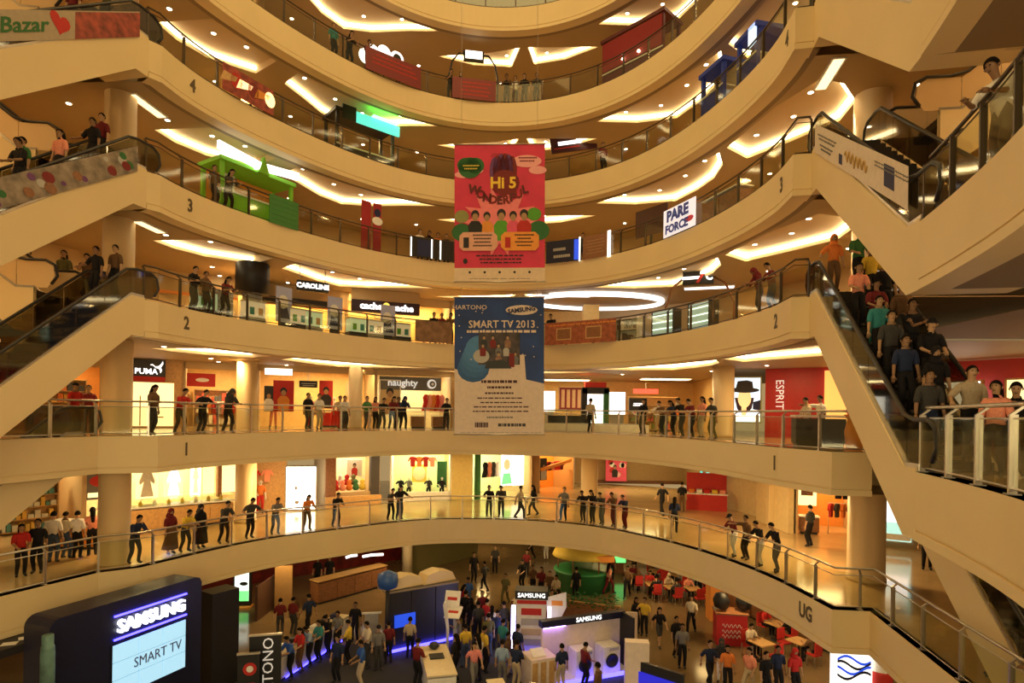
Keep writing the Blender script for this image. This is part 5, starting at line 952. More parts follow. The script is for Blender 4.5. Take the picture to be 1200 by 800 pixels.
t = thing('stage_platform', 'dark stage platform with truss frame at the lower left corner', 'stage', TR(-13.6, 17.1, GZ, math.atan2(us.y, us.x)-PI/2)); MB().box((0, 0, 3.06), (.9, 2.8, .22)).obj('deck', mat('dark_deck', (.03, .027, .03), .6), t)
for x in (-.38, .38):
    for y in (-1.3, 1.3): MB().tube([(x, y, 0), (x, y, 2.98)], .05).obj('leg', STEEL, t)
MB().tube([(-.38, -1.35, 2.7), (.38, -1.35, 2.7)], .03).obj('brace', STEEL, t)
for i in range(3): o = MB().box((0, 0, .006), (.35, .25, .012)).obj('paper_sheet', WHITE); o.matrix_basis = TR(-13.7+i*.1, 16.4+.45*i, GZ+3.175, .4+i*.3); tag(o, 'white paper sheet on the dark platform, %s from the left' % ORD[i], 'paper', 'paper sheets on the platform')
tag(MB().lathe([(.14, 0), (.16, .3), (.16, 3.4), (.15, 3.55), (.15, 3.6), (.13, 3.62), (.13, 3.88), (.12, 3.9)], (-11.72, 15.2, GZ), 16).obj('light_pillar', mat('teal_pillar', (.10, .20, .18), .5, scale=2, var=.6)), 'round teal grey pillar at the left end of the stage wall', 'pillar')
# lit totem, black banners, counter and panels
p = gat(283, 711); t = thing('lit_totem', 'green and white lit display totem under the left UG edge', 'light box', wall_frame((p.x, p.y, GZ), (1, .1))); MB().box((0, .95, -.1), (.85, 1.9, .2)).obj('case', BLACK, t); MB().box((0, 1.05, .01), (.66, 1.5, .02)).obj('screen', emis('lit_totem_white', (.8, .95, .85), 1.5), t); rect(t, 0, .55, .66, .5, LITG, .022); disc(t, .1, 1.15, .2, .1, BLACK, .022); MB().box((0, .03, 0), (1.0, .06, .6)).obj('base', ORANGE, t)
def stand_banner(x, y, w, h, label, u=(1, .25)):
    p = gat(x, y); t = thing('standing_banner', label, 'banner', wall_frame((p.x, p.y, GZ), u)); MB().box((0, h/2, 0), (w, h, .06)).obj('panel', BLACK, t); MB().box((0, h+.02, 0), (w+.04, .05, .1)).obj('top_bar', STEEL, t); MB().box((0, .03, 0), (w, .06, .5)).obj('base', STEEL, t); return t
t = stand_banner(310, 838, .95, 2.55, 'black standing banner with vertical white lettering'); text('HARTONO', .46, mat('banner_letter', (.85, .83, .8), emit=.25), t, .1, 1.28, .04, rot=PI/2, sx=1.05)
t = stand_banner(290, 850, .62, 2.2, 'narrower black standing banner with a red disc'); disc(t, .05, 1.75, .2, .2, RED, .04); disc(t, .05, 1.75, .1, .1, WHITE, .046); stripes(t, .05, 1.3, .3, 4, .16, RED, .04, 96, .06); stripes(t, .05, .6, .25, 3, .13, LGREY, .04, 97, .06)
A = gat(325, 795); B = gat(392, 752); d = (B-A); L = d.to_2d().length; M = TR((A.x+B.x)/2, (A.y+B.y)/2, GZ, math.atan2(d.y, d.x)); t = counter(M, 0, 0, L+1.2, .6, .95, 'long white sales counter with customers bent over it', WHITE, mat('counter_top', (.8, .68, .45), .4)); MB().box((0, -.36, .1), (L, .03, .05)).obj('blue_light', BLUELED, t)
for i in range(6): o = MB().box((0, 0, .09), (.32, .25, .18)).obj('gadget_box', [WHITE, BLACK, NAVY][i % 3]); o.matrix_basis = M @ TR(-L/2+.2+i*L/5.2, .05, .98); tag(o, '%s box on the long white counter, %s from the left' % (['white', 'black', 'navy'][i % 3], ORD[i]), 'box', 'boxes on the long counter')
DPAN = mat('dark_booth_panel', (.028, .028, .033), .35)
A = gat(452, 800-33); B = gat(537, 748); d = B-A; L = d.to_2d().length; M = TR(A.x, A.y, GZ, math.atan2(d.y, d.x)); t = thing('booth_wall', 'dark booth back wall with blue light strip along its foot', 'booth', M)
for i in range(3): MB().box((L*(i+.5)/3, .1, 1.25), (L/3-.04, .14, 2.5)).obj('panel', DPAN, t)
MB().box((L/2, -.1, .12), (L, .06, .10)).obj('blue_light', BLUELED, t); MB().box((L/2, .5, 2.45), (L, 1.0, .08)).obj('roof_board', mat('beige_board', (.30, .24, .15), .6), t); MB().tube([(0, -.1, 0), (0, -.1, 2.9)], .09).obj('post', BLACK, t); MB().lathe([(.05, -.4), (.38, -.25), (.42, 0), (.38, .25), (.05, .4)], (0, -.1, 3.0), 14).obj('blue_globe', mat('blue_globe', (.03, .10, .35), .4), t)
rect_ = MB().box((.8, -.02, 1.25), (.9, .05, .5)).obj('lit_blue_panel', BLUEP, t)
for i in range(2): o = MB().prism([(-.8, 0, 0), (.8, 0, 0), (.6, 0, .35), (0, 0, .5), (-.6, 0, .38)], (0, .7, 0)).obj('cream_sack', CREAM); o.matrix_basis = M @ TR(1.0+i*1.5, .2, 2.5, .1); tag(o, 'cream padded bundle on the dark booth roof, %s one' % ['left', 'right'][i], 'bundle')
M = gM(512, 806, .25); t = counter(M, 0, 0, .95, 2.6, 1.0, 'white demo counter in the middle of the fair', WHITE, mat('counter_top', (.8, .68, .45), .4)); MB().box((0, -1.32, .08), (.8, .04, .08)).obj('blue_light', BLUELED, t)
o = MB().box((0, 0, .02), (.5, .45, .04)).obj('black_tray', BLACK); o.matrix_basis = M @ TR(0, .2, 1.03); tag(o, 'black tray on the white demo counter', 'tray')
o = MB().lathe([(.12, 0), (.2, .1), (.16, .2), (.08, .24)], n=12).obj('dark_bowl', DPAN); o.matrix_basis = M @ TR(0, .95, 1.03); tag(o, 'dark round appliance at the rear of the white demo counter', 'appliance')
p = gat(533, 768); t = thing('demo_sign', 'tilted white double sign board on a post', 'sign', TR(p.x, p.y, GZ, -.2)); MB().box((0, 0, .9), (.14, .14, 1.8)).obj('post', LGREY, t)
for i, (y, z, r_) in enumerate(((-.1, 2.3, 1.15), (-.35, 1.85, .5))): o = MB().box((0, 0, 0), (.62, .62, .05)).obj('board', WHITE, t); o.matrix_basis = Matrix.Translation((-.1+.12*i, y, z)) @ Matrix.Rotation(r_, 4, 'X'); MB().box((0, .0, .03), (.4, .12, .01)).obj('red_print', RED, o)
p = gat(524, 775); tag(MB().tube([(p.x, p.y, GZ), (p.x, p.y, GZ+1.3), (p.x-.12, p.y, GZ+2.2), (p.x-.1, p.y-.1, GZ+2.35)], [.06, .06, .08, .05]).obj('upright_wand', WHITE), 'slim white upright wand left of the tilted sign boards', 'appliance')
p = gat(622, 768); t = thing('appliance_tower', 'white lit appliance tower with dark header and red strip', 'booth', TR(p.x, p.y, GZ, -.05)); MB().box((0, 0, 1.2), (1.15, .8, 2.4)).obj('cabinet', WHITE, t); MB().box((0, -.05, 2.55), (1.3, .8, .32)).obj('header', BLACK, t); o = place('lettering', text_mesh('SAMSUNG', .24, LETTER), Matrix.Translation((0, -.47, 2.55)) @ FM, t); MB().box((0, -.42, 2.28), (1.15, .04, .14)).obj('red_strip', RED, t)
for i in range(4): MB().box((0, -.41, 1.9-.4*i), (.8, .03, .26)).obj('print_panel', [RED, LGREY, TAN, LGREY][i], t)
for s in (-1, 1): MB().box((s*.72, -.1, 1.0), (.16, .3, 2.0)).obj('light_column', emis('violet_light', (.62, .55, 1), 5.) if s < 0 else emis('pale_light', (.85, .8, 1), 1.2), t)
MB().box((0, -.5, .1), (1.6, .1, .14)).obj('blue_light', BLUELED, t)
p = gat(652, 765); t = thing('pointed_sign', 'white pointed sign board on a post right of the appliance tower', 'sign', wall_frame((p.x, p.y, GZ), (1, -.1))); MB().tube([(0, 0, 0), (0, 1.5, 0)], .05).obj('post', WHITE, t); MB().prism([(-.42, 1.75, 0), (0, 1.1, 0), (.38, 1.9, 0), (.36, 2.5, 0), (-.44, 2.25, 0)], (0, 0, .05)).obj('board', WHITE, t); rect(t, 0, 2.05, .45, .2, ORANGE, .055)
# washing machine booth
A = gat(640, 799); B = gat(733, 783); d = B-A; L = d.to_2d().length; M = TR(A.x, A.y, GZ, math.atan2(d.y, d.x))
PBOOTH = mat('booth_cream', (.80, .68, .60), .5); t = thing('appliance_booth', 'white washing machine booth with navy header and blue lit foot', 'booth', M)
MB().box((L/2, .45, .95), (L, .12, 1.9)).obj('back_wall', PBOOTH, t); MB().box((L/2, .36, 2.0), (L+.2, .3, .24)).obj('header', NAVYS, t); place('lettering', text_mesh('SAMSUNG', .24, LETTER), Matrix.Translation((L*.55, .2, 2.02)) @ FM, t)
MB().box((L/2, -.5, .1), (L, .06, .12)).obj('blue_light', BLUELED, t); MB().box((L/2, 0, .05), (L, 1.0, .1)).obj('plinth', WHITE, t); MB().box((L, -.02, 1.05), (.07, 1.0, 2.1)).obj('dark_end', BLACK, t); MB().box((-.35, -.1, .55), (1.0, .9, 1.1)).obj('desk', PBOOTH, t)
for i in range(3): MB().box((-.7+i*.32, -.56, .55), (.2, .03, .9)).obj('desk_slat', LWOOD, t)
MB().prism([(L+.05, .5, 0), (L+1.2, 1.0, 0), (L+1.2, 1.0, 1.7), (L+.05, .5, 2.0)], (0, .08, 0)).obj('wing_wall', PBOOTH, t)
for i in range(2):
    w_ = thing('washing_machine', 'white washing machine with dark round door, %s of two in the booth' % ['left', 'right'][i], 'washing machine', M @ Matrix.Translation((L*(.42+.34*i), .02, .1))); MB().box((0, 0, .48), (.72, .65, .96)).obj('cabinet', WHITE, w_)
    o = MB().lathe([(.25, 0), (.27, .03), (.2, .05), (.18, .03), (.02, .01)], n=18).obj('door', BLACK, w_); o.matrix_basis = Matrix.Translation((0, -.33, .45)) @ FM; MB().box((.1, -.33, .86), (.4, .02, .1)).obj('control_panel', LGREY, w_)
MB().box((.45, .30, 1.86), (.9, .06, .05)).obj('violet_light_bar', emis('violet_bar', (.45, .25, 1), 14.), t)
o = MB().box((0, 0, .02), (.5, .38, .04)).obj('tilted_screen', WHITE); o.matrix_basis = M @ Matrix.Translation((-.45, -.2, 1.2)) @ Matrix.Rotation(.5, 4, 'X'); tag(o, 'small tilted white board on the booth desk', 'board')
p = gat(745, 842); tag(MB().box((0, 0, 1.25), (.75, .35, 2.5)).obj('white_pylon', PBOOTH), 'plain white pylon right of the washing machine booth', 'pylon').matrix_basis = TR(p.x, p.y, GZ, -.1)
p = gat(770, 852); t = thing('side_booth', 'low dark booth wall with blue glow right of the white pylon', 'booth', TR(p.x, p.y, GZ, -.7)); MB().box((0, 0, .95), (1.7, .12, 1.9)).obj('panel', DPAN, t); MB().box((0, -.08, 1.3), (1.5, .03, .6)).obj('lit_blue_panel', emis('deep_blue_lit', (.02, .02, .55), .8), t); MB().box((0, -.3, 1.0), (1.8, .5, .06)).obj('ledge', mat('counter_top', (.8, .68, .45), .4), t)
for i, (x, y, w_, l_, r_) in enumerate(((588, 850, .5, 2.2, .25), (625, 850, .5, 1.6, -.2))):
    counter(gM(x, y, r_), 0, 0, w_, l_, .95, ['long pale barrier counter at the bottom middle', 'dark glass barrier counter at the bottom middle'][i], [PBOOTH, DPAN][i], [mat('counter_top', (.8, .68, .45), .4), STEEL][i])
p = gat(539, 790); t = thing('small_sign', 'small pale standing sign near the long counter', 'sign', wall_frame(tuple(gat(430+5, 757)), (1, .2))); MB().box((0, .8, 0), (.55, 1.1, .05)).obj('panel', mat('pale_grey_panel', (.42, .38, .34), .6), t); MB().box((0, 1.38, 0), (.8, .06, .1)).obj('top_bar', WHITE, t); MB().box((0, .12, 0), (.5, .24, .3)).obj('base', LGREY, t)
# left cafe in dark red
REDW = mat('cafe_red', (.20, .014, .010), .45, scale=2, var=.5)
def gwall(x0, y0, x1, y1, h, m, name='wall_cafe', th=.25):
    a, b = gat(x0, y0), gat(x1, y1); M, w = bayM((a.x, a.y), (b.x, b.y), GZ); wallbox(M, 0, w, 0, th, 0, h, m, name); return M, w
M, w = gwall(228, 695, 470, 655, 3.0, REDW)
for i in range(5): b = board(M @ Matrix.Translation((w*(.1+.19*i), -.05, 1.9)) @ SIGNM, w*.13, .9, [DRED, WOOD, RED, BLACK, DRED][i], 'dark framed picture on the red cafe wall, %s from the left' % ORD[i], 'picture', .06, WOOD); disc(b, 0, 0, .25, .2, [ORANGE, RED, LWOOD, LITY, TAN][i])
a, b = gat(372, 706), gat(445, 686); d = b-a; t = counter(TR((a.x+b.x)/2, (a.y+b.y)/2, GZ, math.atan2(d.y, d.x)), 0, 0, d.to_2d().length+.4, .7, 1.15, 'brown wooden cafe bar before the red wall', WOOD, LWOOD)
a, b = gat(300, 728), gat(336, 700); d = b-a; tag(MB().box((0, 0, .8), (d.to_2d().length, .12, 1.6)).obj('screen_wall', mat('brown_glass_panel', (.10, .05, .035), .3)), 'brown glass screen wall beside the green lit totem', 'partition').matrix_basis = TR((a.x+b.x)/2, (a.y+b.y)/2, GZ, math.atan2(d.y, d.x))
p = gat(332, 716); tag(MB().box((0, 0, 1.1), (.8, .1, 2.2)).obj('menu_panel', mat('tan_menu', (.38, .22, .08), .5)), 'tan menu panel at the cafe entrance', 'sign').matrix_basis = TR(p.x, p.y, GZ, .2)
for i, (x, y) in enumerate(((395, 684), (415, 681), (432, 677), (408, 690))):
    p = gat(x, y); o = MB().lathe([(.12, 0), (.1, .05), (.03, .1), (.03, .6), (.2, .66), (.2, .72)], n=12).obj('bar_stool', WOOD); o.matrix_basis = TR(p.x, p.y-1.0, GZ); tag(o, 'wooden bar stool in front of the cafe bar, %s from the left' % ORD[i], 'stool', 'cafe bar stools')
for i, (x, y, ln) in enumerate(((412, 652, 0), (436, 651, 1))):
    p = ray(x, y)*32; t = thing('pendant_lamp', '%s bright white pendant lamp over the cafe bar' % ['left', 'right'][i], 'lamp', TR(p.x, p.y, p.z)); MB().tube([(-.3-.2*ln, 0, -.05), (0, 0, .05), (.3+.3*ln, 0, .08)], .07).obj('lamp_shade', LETTER, t); MB().tube([(0, 0, 0), (0, 0, LV[0]-FH-p.z)], .01).obj('cord', BLACK, t)
M, w = gwall(478, 672, 560, 650, 3.1, mat('olive_wall', (.20, .17, .06), .5)); b = board(M @ Matrix.Translation((w*.3, -.06, 2.3)) @ SIGNM, 1.2, 1.0, BLACK, 'dark wall sign with red and white flower ring', 'sign'); 
for i in range(8): a = i*PI/4; disc(b, .3*math.cos(a), .3*math.sin(a), .13, .13, RED if i % 2 else PINK)
b = board(M @ Matrix.Translation((w*.78, -.06, 2.0)) @ SIGNM, .9, 1.5, mat('tan_menu', (.38, .22, .08), .5), 'tan and red poster on the olive wall', 'poster'); stripes(b, 0, .4, .6, 5, .18, RED, seed=81, hgt=.06)
tag(MB().lathe([(.3, 0), (.3, 3.1)], n=16).obj('column', mat('white_column', (.62, .52, .36), .5)), 'slim pale column left of the flower ring sign', 'column').matrix_basis = TR(*gat(477, 676)[:2], GZ)
gwall(-60, 760, 228, 695, 3.2, REDW)
# far green kiosk
p = gat(683, 688); t = thing('kiosk', 'round green kiosk with yellow and orange awning at the back of the ground floor', 'kiosk', TR(p.x, p.y, GZ)); MB().lathe([(1.55, 0), (1.55, .95), (1.65, 1.0), (1.65, 1.08), (1.4, 1.1)], n=24).obj('counter_ring', mat('kiosk_green', (.03, .22, .07), .5), t)
MB().lathe([(1.3, 1.75), (1.75, 1.85), (1.6, 2.15), (.5, 2.3)], n=24).obj('awning', YELLOW, t); MB().box((.9, -1.3, 1.95), (1.2, .5, .3)).obj('orange_sign', ORANGE, t)
for i in range(6): a = i*PI/3; MB().tube([(1.4*math.cos(a), 1.4*math.sin(a), 1.0), (1.4*math.cos(a), 1.4*math.sin(a), 1.9)], .04).obj('post', WOOD, t)
p = gat(725, 672); b = board(wall_frame((p.x, p.y, GZ+1.2), (1, 0)), .9, 1.1, LITG, 'green glowing poster at the back right of the kiosk', 'light box', .15, WOOD); MB().box((0, -.9, -.07), (.6, .7, .12)).obj('stand', WOOD, b)
t = thing('long_planter', 'long dark planter bench with a pale rim in the middle distance', 'planter', TR(*gat(662, 722)[:2], GZ, -.32)); MB().box((0, 0, .3), (5.2, .9, .6)).obj('box', WOOD, t); MB().box((0, .42, .63), (5.2, .12, .06)).obj('rim', LWOOD, t)
mb = MB(); r_ = random.Random(3)
for i in range(260):
    x, y, z = r_.uniform(-2.5, 2.5), r_.uniform(-.38, .38), r_.uniform(.6, 1.15); a = r_.uniform(0, 6.28); q = .16; mb.add([(x, y, z), (x+q*math.cos(a), y+q*math.sin(a), z+.08), (x+1.6*q*math.cos(a+.3), y+1.6*q*math.sin(a+.3), z+.02), (x+q*math.cos(a+.7), y+q*math.sin(a+.7), z+.04)], [(0, 1, 2, 3)])
o = mb.obj('foliage', DGREEN, t); o['kind'] = 'stuff'
# food court tables and chairs
CH = MB(); CH.box((0, 0, .45), (.42, .42, .05)); CHS = CH.mesh('seat', RED); CB = MB().box((0, .2, .75), (.42, .04, .45)).mesh('backrest', RED); CL = MB().box((0, 0, .22), (.035, .035, .44)).mesh('leg', STEEL)
TT = MB().box((0, 0, .73), (.75, .75, .04)).mesh('tabletop', LWOOD); TP = MB().tube([(0, 0, .03), (0, 0, .71)], .035).mesh('pedestal', BLACK); TB = MB().lathe([(.24, 0), (.24, .03), (.05, .05)], n=12).mesh('base', BLACK)
TABLES = [(745, 690), (765, 700), (788, 704), (812, 706), (838, 716), (770, 684), (793, 688), (820, 690), (892, 774), (936, 772), (910, 750)]
for i, (x, y) in enumerate(TABLES):
    p = gat(x, y); t = thing('dining_table', 'small wooden dining table in the ground floor food court, %s from left' % ORD[sorted(range(len(TABLES)), key=lambda q: TABLES[q][0]).index(i)], 'table', TR(p.x, p.y, GZ, .05*i), 'food court tables'); place('tabletop', TT, Matrix(), t); place('pedestal', TP, Matrix(), t); place('base', TB, Matrix(), t)
    for j in range(2):
        a = .05*i+j*PI; c = thing('dining_chair', 'red chair %s the %s food court table from left' % (['behind', 'before'][j], ORD[sorted(range(len(TABLES)), key=lambda q: TABLES[q][0]).index(i)]), 'chair', TR(p.x-math.sin(a)*.68, p.y+math.cos(a)*.68, GZ, a), 'food court chairs')
        place('seat', CHS, Matrix(), c); place('backrest', CB, Matrix(), c)
        for sx in (-.18, .18):
            for sy in (-.18, .18): place('leg', CL, Matrix.Translation((sx, sy, 0)), c)
p = gat(855, 752); t = thing('red_stall', 'bright red food stall with white scribbles', 'kiosk', TR(p.x, p.y, GZ, -.15)); MB().box((0, 0, .65), (1.25, .9, 1.3)).obj('body', col((.50, .015, .02)), t); MB().box((0, -.02, 1.34), (1.35, 1.0, .06)).obj('counter_top', WOOD, t); [MB().tube([(-.4+.8*i/24, -.46, z_+.08*math.sin(i*1.3)) for i in range(25)], .014, 5).obj('scribble_print', WHITE, t) for z_ in (.85, .6, .4)]
for i in range(2): o = MB().lathe([(.05, 0), (.3, .12), (.36, .4), (.25, .66), (.05, .75)], n=14).obj('drinks_tank', BLACK); o.matrix_basis = TR(p.x-.35+i*.95, p.y+.1-.1*i, GZ+1.38); tag(o, 'dark round tank on the red food stall, %s one' % ['left', 'right'][i], 'tank')
p = gat(838, 725); tag(MB().box((0, 0, 1.2), (.7, .7, 2.4)).obj('orange_pillar', col((.75, .28, .05))), 'orange pillar behind the red food stall', 'column').matrix_basis = TR(p.x, p.y, GZ)
M, w = gwall(830, 690, 1010, 766, 3.2, mat('court_red', (.22, .014, .012), .5, scale=2, var=.4), 'wall_court'); 
for i, (q, s_) in enumerate(((.36, 1), (.62, 2), (.86, 3))):
    b = board(M @ Matrix.Translation((w*q, -.35, 2.2)) @ SIGNM, 1.9, .75, col((.45, .02, .015)), '%s red stall sign with pale lettering under the right UG edge' % ['left', 'middle', 'right'][i], 'sign', .3); stripes(b, 0, .08, 1.5, 2, .26, mat('stall_letter', (.95, .75, .55), emit=.7), .012, int(q*100), .16)
    counter(M @ Matrix.Translation((w*q, -.9, 0)), 0, 0, 2.4, .8, 1.1, '%s dark food stall counter under the right UG edge' % ['left', 'middle', 'right'][i], WOOD, STEEL)
a = gat(996, 850); t = thing('white_pylon', 'white lit pylon with blue wave print under the UG corner', 'light box', TR(a.x, a.y, GZ, -.1)); MB().box((0, 0, 1.65), (1.1, .4, 3.3)).obj('panel', emis('pylon_white', (1, .98, .88), 1.1), t)
for i in range(4): MB().prism([(-.5+j*.1, -.215-.004*i, 2.2-.16*i+.12*math.sin(j*.6+i)) for j in range(11)]+[(-.5+j*.1, -.215-.004*i, 2.12-.16*i+.12*math.sin(j*.6+i)) for j in range(10, -1, -1)], (0, .004, 0)).obj('wave_print', [BLUEP, NAVY][i % 2], t)
a = gat(1030, 850); t = thing('bottle_display', 'white bottle shaped display right of the white pylon', 'display', TR(a.x, a.y, GZ)); MB().lathe([(.32, 0), (.36, .3), (.36, 1.9), (.3, 2.2), (.14, 2.5), (.14, 2.8)], n=16).obj('bottle', WHITE, t); MB().lathe([(.365, 1.2), (.37, 1.3), (.37, 1.7), (.365, 1.8)], n=16).obj('label_band', RED, t)
# ground floor back walls and lamps
wall_run([(-26, 18), (-22, 30), (-10, 40), (2, 50), (16, 50), (26, 36), (26, 10)], GZ, 3.2, mat('dim_back_wall', (.36, .22, .09), .5))
for i, (x, y, pw) in enumerate(((-8, 31, 60), (0, 33, 150), (6, 38, 350), (-2, 42, 300), (10, 30, 130), (13, 24, 110), (12, 17, 90), (-14, 27, 40))): area_lamp('ground_lamp', (x, y, LV[0]-FH-.06), (0, 0, 0), 1, 1, pw*.24, (1, .66, .25))
# ------------------------------------------------------------------ the crowd
RP = random.Random(11)
def head_to(v): return math.degrees(math.atan2(-v[0], v[1]))
def rail_person(k, x, top, bottom, po='lean', hair='short', d=.52, h=None, where='', turn=0, y=480, **kw):
    p, u, n = behind(k, x, d, y); away = kw.pop('away', False); v = n if away else -n
    return person((p.x, p.y, LV[k]+.002), head_to(v)+turn, top, bottom, po, hair, h or RP.uniform(.95, 1.03), where, px=x, **kw)
for x, a, b, po, ha in ((384, 'teal', 'black', 'stand', 'short'), (403, 'black', 'black', 'lean', 'long'), (425, 'maroon', 'black', 'phone', 'short'), (522, 'black', 'dark grey', 'lean', 'short'), (534, 'dark grey', 'black', 'stand', 'long'), (588, 'black', 'black', 'lean', 'short'), (598, 'white', 'black', 'stand', 'short'), (609, 'black', 'dark grey', 'lean_one', 'long'), (623, 'dark grey', 'black', 'stand', 'short')):
    rail_person(5, x, a, b, po, ha, where='on gallery five')
rail_person(4, 702, 'maroon', 'black', 'stand', 'short', .9, where='on gallery four', turn=60); rail_person(4, 837, 'brown', 'black', 'stand', 'short', 1.0, where='on gallery four'); rail_person(4, 878, 'white', 'black', 'carry', 'long', 1.0, where='on gallery four')
for x, a, b, po, ha in ((247, 'brown', 'black', 'stand', 'short'), (264, 'dark grey', 'black', 'lean', 'long'), (318, 'orange', 'black', 'carry', 'cap'), (340, 'white', 'black', 'stand', 'short'), (489, 'white', 'black', 'stand', 'short'), (500, 'black', 'black', 'stand', 'long'), (510, 'orange', 'black', 'stand', 'short'), (520, 'black', 'black', 'stand', 'short'), (531, 'dark grey', 'black', 'stand', 'bun'), (680, 'dark grey', 'black', 'stand', 'short')):
    rail_person(3, x, a, b, po, ha, .62 if x < 300 else (1.6 if x < 400 else .9), where='on gallery three')
for x, a, b, po, ha in ((224, 'black', 'dark grey', 'lean_one', 'short'), (239, 'brown', 'black', 'stand', 'short'), (262, 'maroon', 'black', 'lean', 'long'), (506, 'black', 'black', 'lean', 'short'), (516, 'maroon', 'black', 'stand', 'short'), (526, 'brown', 'black', 'lean', 'long'), (645, 'black', 'black', 'lean', 'short'), (887, 'maroon', 'dark grey', 'lean', 'headscarf'), (903, 'maroon', 'dark grey', 'lean_wide', 'short')):
    rail_person(2, x, a, b, po, ha, where='on gallery two')
for i, (x, y, a, po, ha) in enumerate(((-16.2, 19.9, 'brown', 'stand', 'short'), (-15.6, 20.7, 'dark grey', 'stand', 'short'), (-15.0, 19.9, 'olive', 'stand', 'long'), (-14.5, 20.3, 'brown', 'phone', 'short'), (-14.3, 20.9, 'black', 'stand', 'headscarf'))):
    person((x, y, LV[2]+.002), 160+i*14, a, 'black', po, ha, 1, 'behind the left side escalator')
G1 = [(88, 'red', 'black', 'stand', 'cap', 1.2), (104, 'maroon', 'black', 'stand', 'short', 2.6), (178, 'brown', 'black', 'lean_one', 'long', .55), (212, 'red', 'black', 'lean', 'short', .55), (237, 'black', 'black', 'lean_wide', 'short', .55), (268, 'dark grey', 'black', 'lean', 'headscarf', .6), (361, 'black', 'dark grey', 'stand', 'short', 2.4), (374, 'white', 'beige', 'stand', 'short', 2.2), (398, 'beige', 'red', 'walk', 'short', 2.4), (404, 'white', 'dark grey', 'stand', 'short', 1.8),
      (430, 'green', 'dark grey', 'stand', 'short', .6), (440, 'salmon', 'black', 'stand', 'long', 1.6), (448, 'black', 'dark grey', 'lean', 'short', .6), (460, 'maroon', 'black', 'lean', 'long', .6), (467, 'black', 'black', 'stand', 'short', 1.2), (473, 'navy', 'black', 'lean', 'headscarf', .6), (523, 'black', 'black', 'lean_one', 'short', .6), (692, 'beige', 'black', 'stand', 'short', .7), (754, 'black', 'dark grey', 'stand', 'long', 1.8), (776, 'brown', 'dark grey', 'lean', 'short', .6), (789, 'navy', 'black', 'lean', 'long', .6), (799, 'black', 'dark grey', 'lean', 'short', .6), (811, 'maroon', 'black', 'lean', 'short', .6), (823, 'salmon', 'beige', 'stand', 'long', 1.0), (836, 'dark grey', 'olive', 'lean_one', 'short', .6), (946, 'cream', 'black', 'carry', 'short', 2.2), (962, 'white', 'black', 'point', 'short', 2.6)]
for x, a, b, po, ha, d in G1: rail_person(1, x, a, b, po, ha, d, where='on gallery one', away=(x == 692))
G0 = [(161, 'navy', 'dark grey', 'lean', 'short', .6), (202, 'maroon', 'brown', 'stand', 'headscarf', .8), (220, 'yellow', 'dark grey', 'lean', 'short', .6), (237, 'black', 'black', 'stand', 'headscarf', .7), (265, 'dark grey', 'black', 'lean', 'short', .6), (295, 'dark grey', 'black', 'lean_wide', 'short', .6), (325, 'grey', 'dark grey', 'lean', 'short', .6), (362, 'orange', 'brown', 'lean', 'long', .6), (396, 'black', 'black', 'lean', 'short', .6), (460, 'dark grey', 'black', 'lean', 'short', .6), (470, 'black', 'denim', 'lean_wide', 'short', .6), (575, 'black', 'dark grey', 'lean_one', 'short', .6), (589, 'dark grey', 'black', 'lean', 'short', .6), (663, 'grey', 'black', 'hip', 'short', .6), (685, 'black', 'black', 'lean', 'short', .6), (696, 'black', 'dark grey', 'lean', 'long', .6), (707, 'dark grey', 'grey', 'lean', 'short', .6), (721, 'brown', 'maroon', 'lean', 'short', .6), (734, 'navy', 'maroon', 'lean', 'short', .7), (862, 'maroon', 'white', 'lean', 'cap', .6), (877, 'brown', 'black', 'point', 'short', .75), (893, 'black', 'white', 'lean', 'short', .6), (912, 'black', 'grey', 'lean', 'short', .6)]
for x, a, b, po, ha, d in G0: rail_person(0, x, a, b, po, ha, d, where='at the UG railing', lower='skirt' if ha == 'headscarf' else 'trousers')
def floor_person(x, y, z, face, top, bottom, po, hair, where, h=None, **kw):
    p = at(x, y, z); return person((p.x, p.y, z+.014), face, top, bottom, po, hair, h or RP.uniform(.94, 1.03), where, px=x, **kw)
for x, y, f, a, b, po, ha in ((44, 672, 200, 'black', 'black', 'stand', 'short'), (24, 676, 230, 'red', 'black', 'carry', 'long'), (62, 660, 20, 'white', 'denim', 'stand', 'short'), (76, 655, 350, 'cream', 'denim', 'hip', 'short'), (90, 655, 10, 'white', 'black', 'stand', 'short'), (108, 652, 40, 'salmon', 'black', 'carry', 'long'), (609, 608, 250, 'beige', 'black', 'walk', 'short'), (625, 604, 100, 'black', 'dark grey', 'walk_back', 'long'), (776, 604, 20, 'black', 'black', 'walk', 'short'), (790, 625, 340, 'navy', 'black', 'stand', 'long'), (799, 600, 350, 'black', 'brown', 'stand', 'short'), (949, 641, 30, 'dark grey', 'black', 'stand', 'short')):
    floor_person(x, y, LV[0], f, a, b, po, ha, 'on the UG floor')
person((9.5, 10.4, LV[0]+.002), 80, 'dark grey', 'black', 'lean', 'short', .86, 'at the near right UG railing'); person((10.0, 12.4, LV[0]+.002), 60, 'brown', 'black', 'stand', 'short', .7, 'at the near right UG railing')
person((14.8, 21.2, LV[0]+.002), 150, 'dark grey', 'black', 'stand', 'short', 1, 'near the aqua backlit poster'); person((15.0, 19.2, LV[0]+.002), 170, 'black', 'black', 'walk', 'short', 1, 'near the aqua backlit poster')
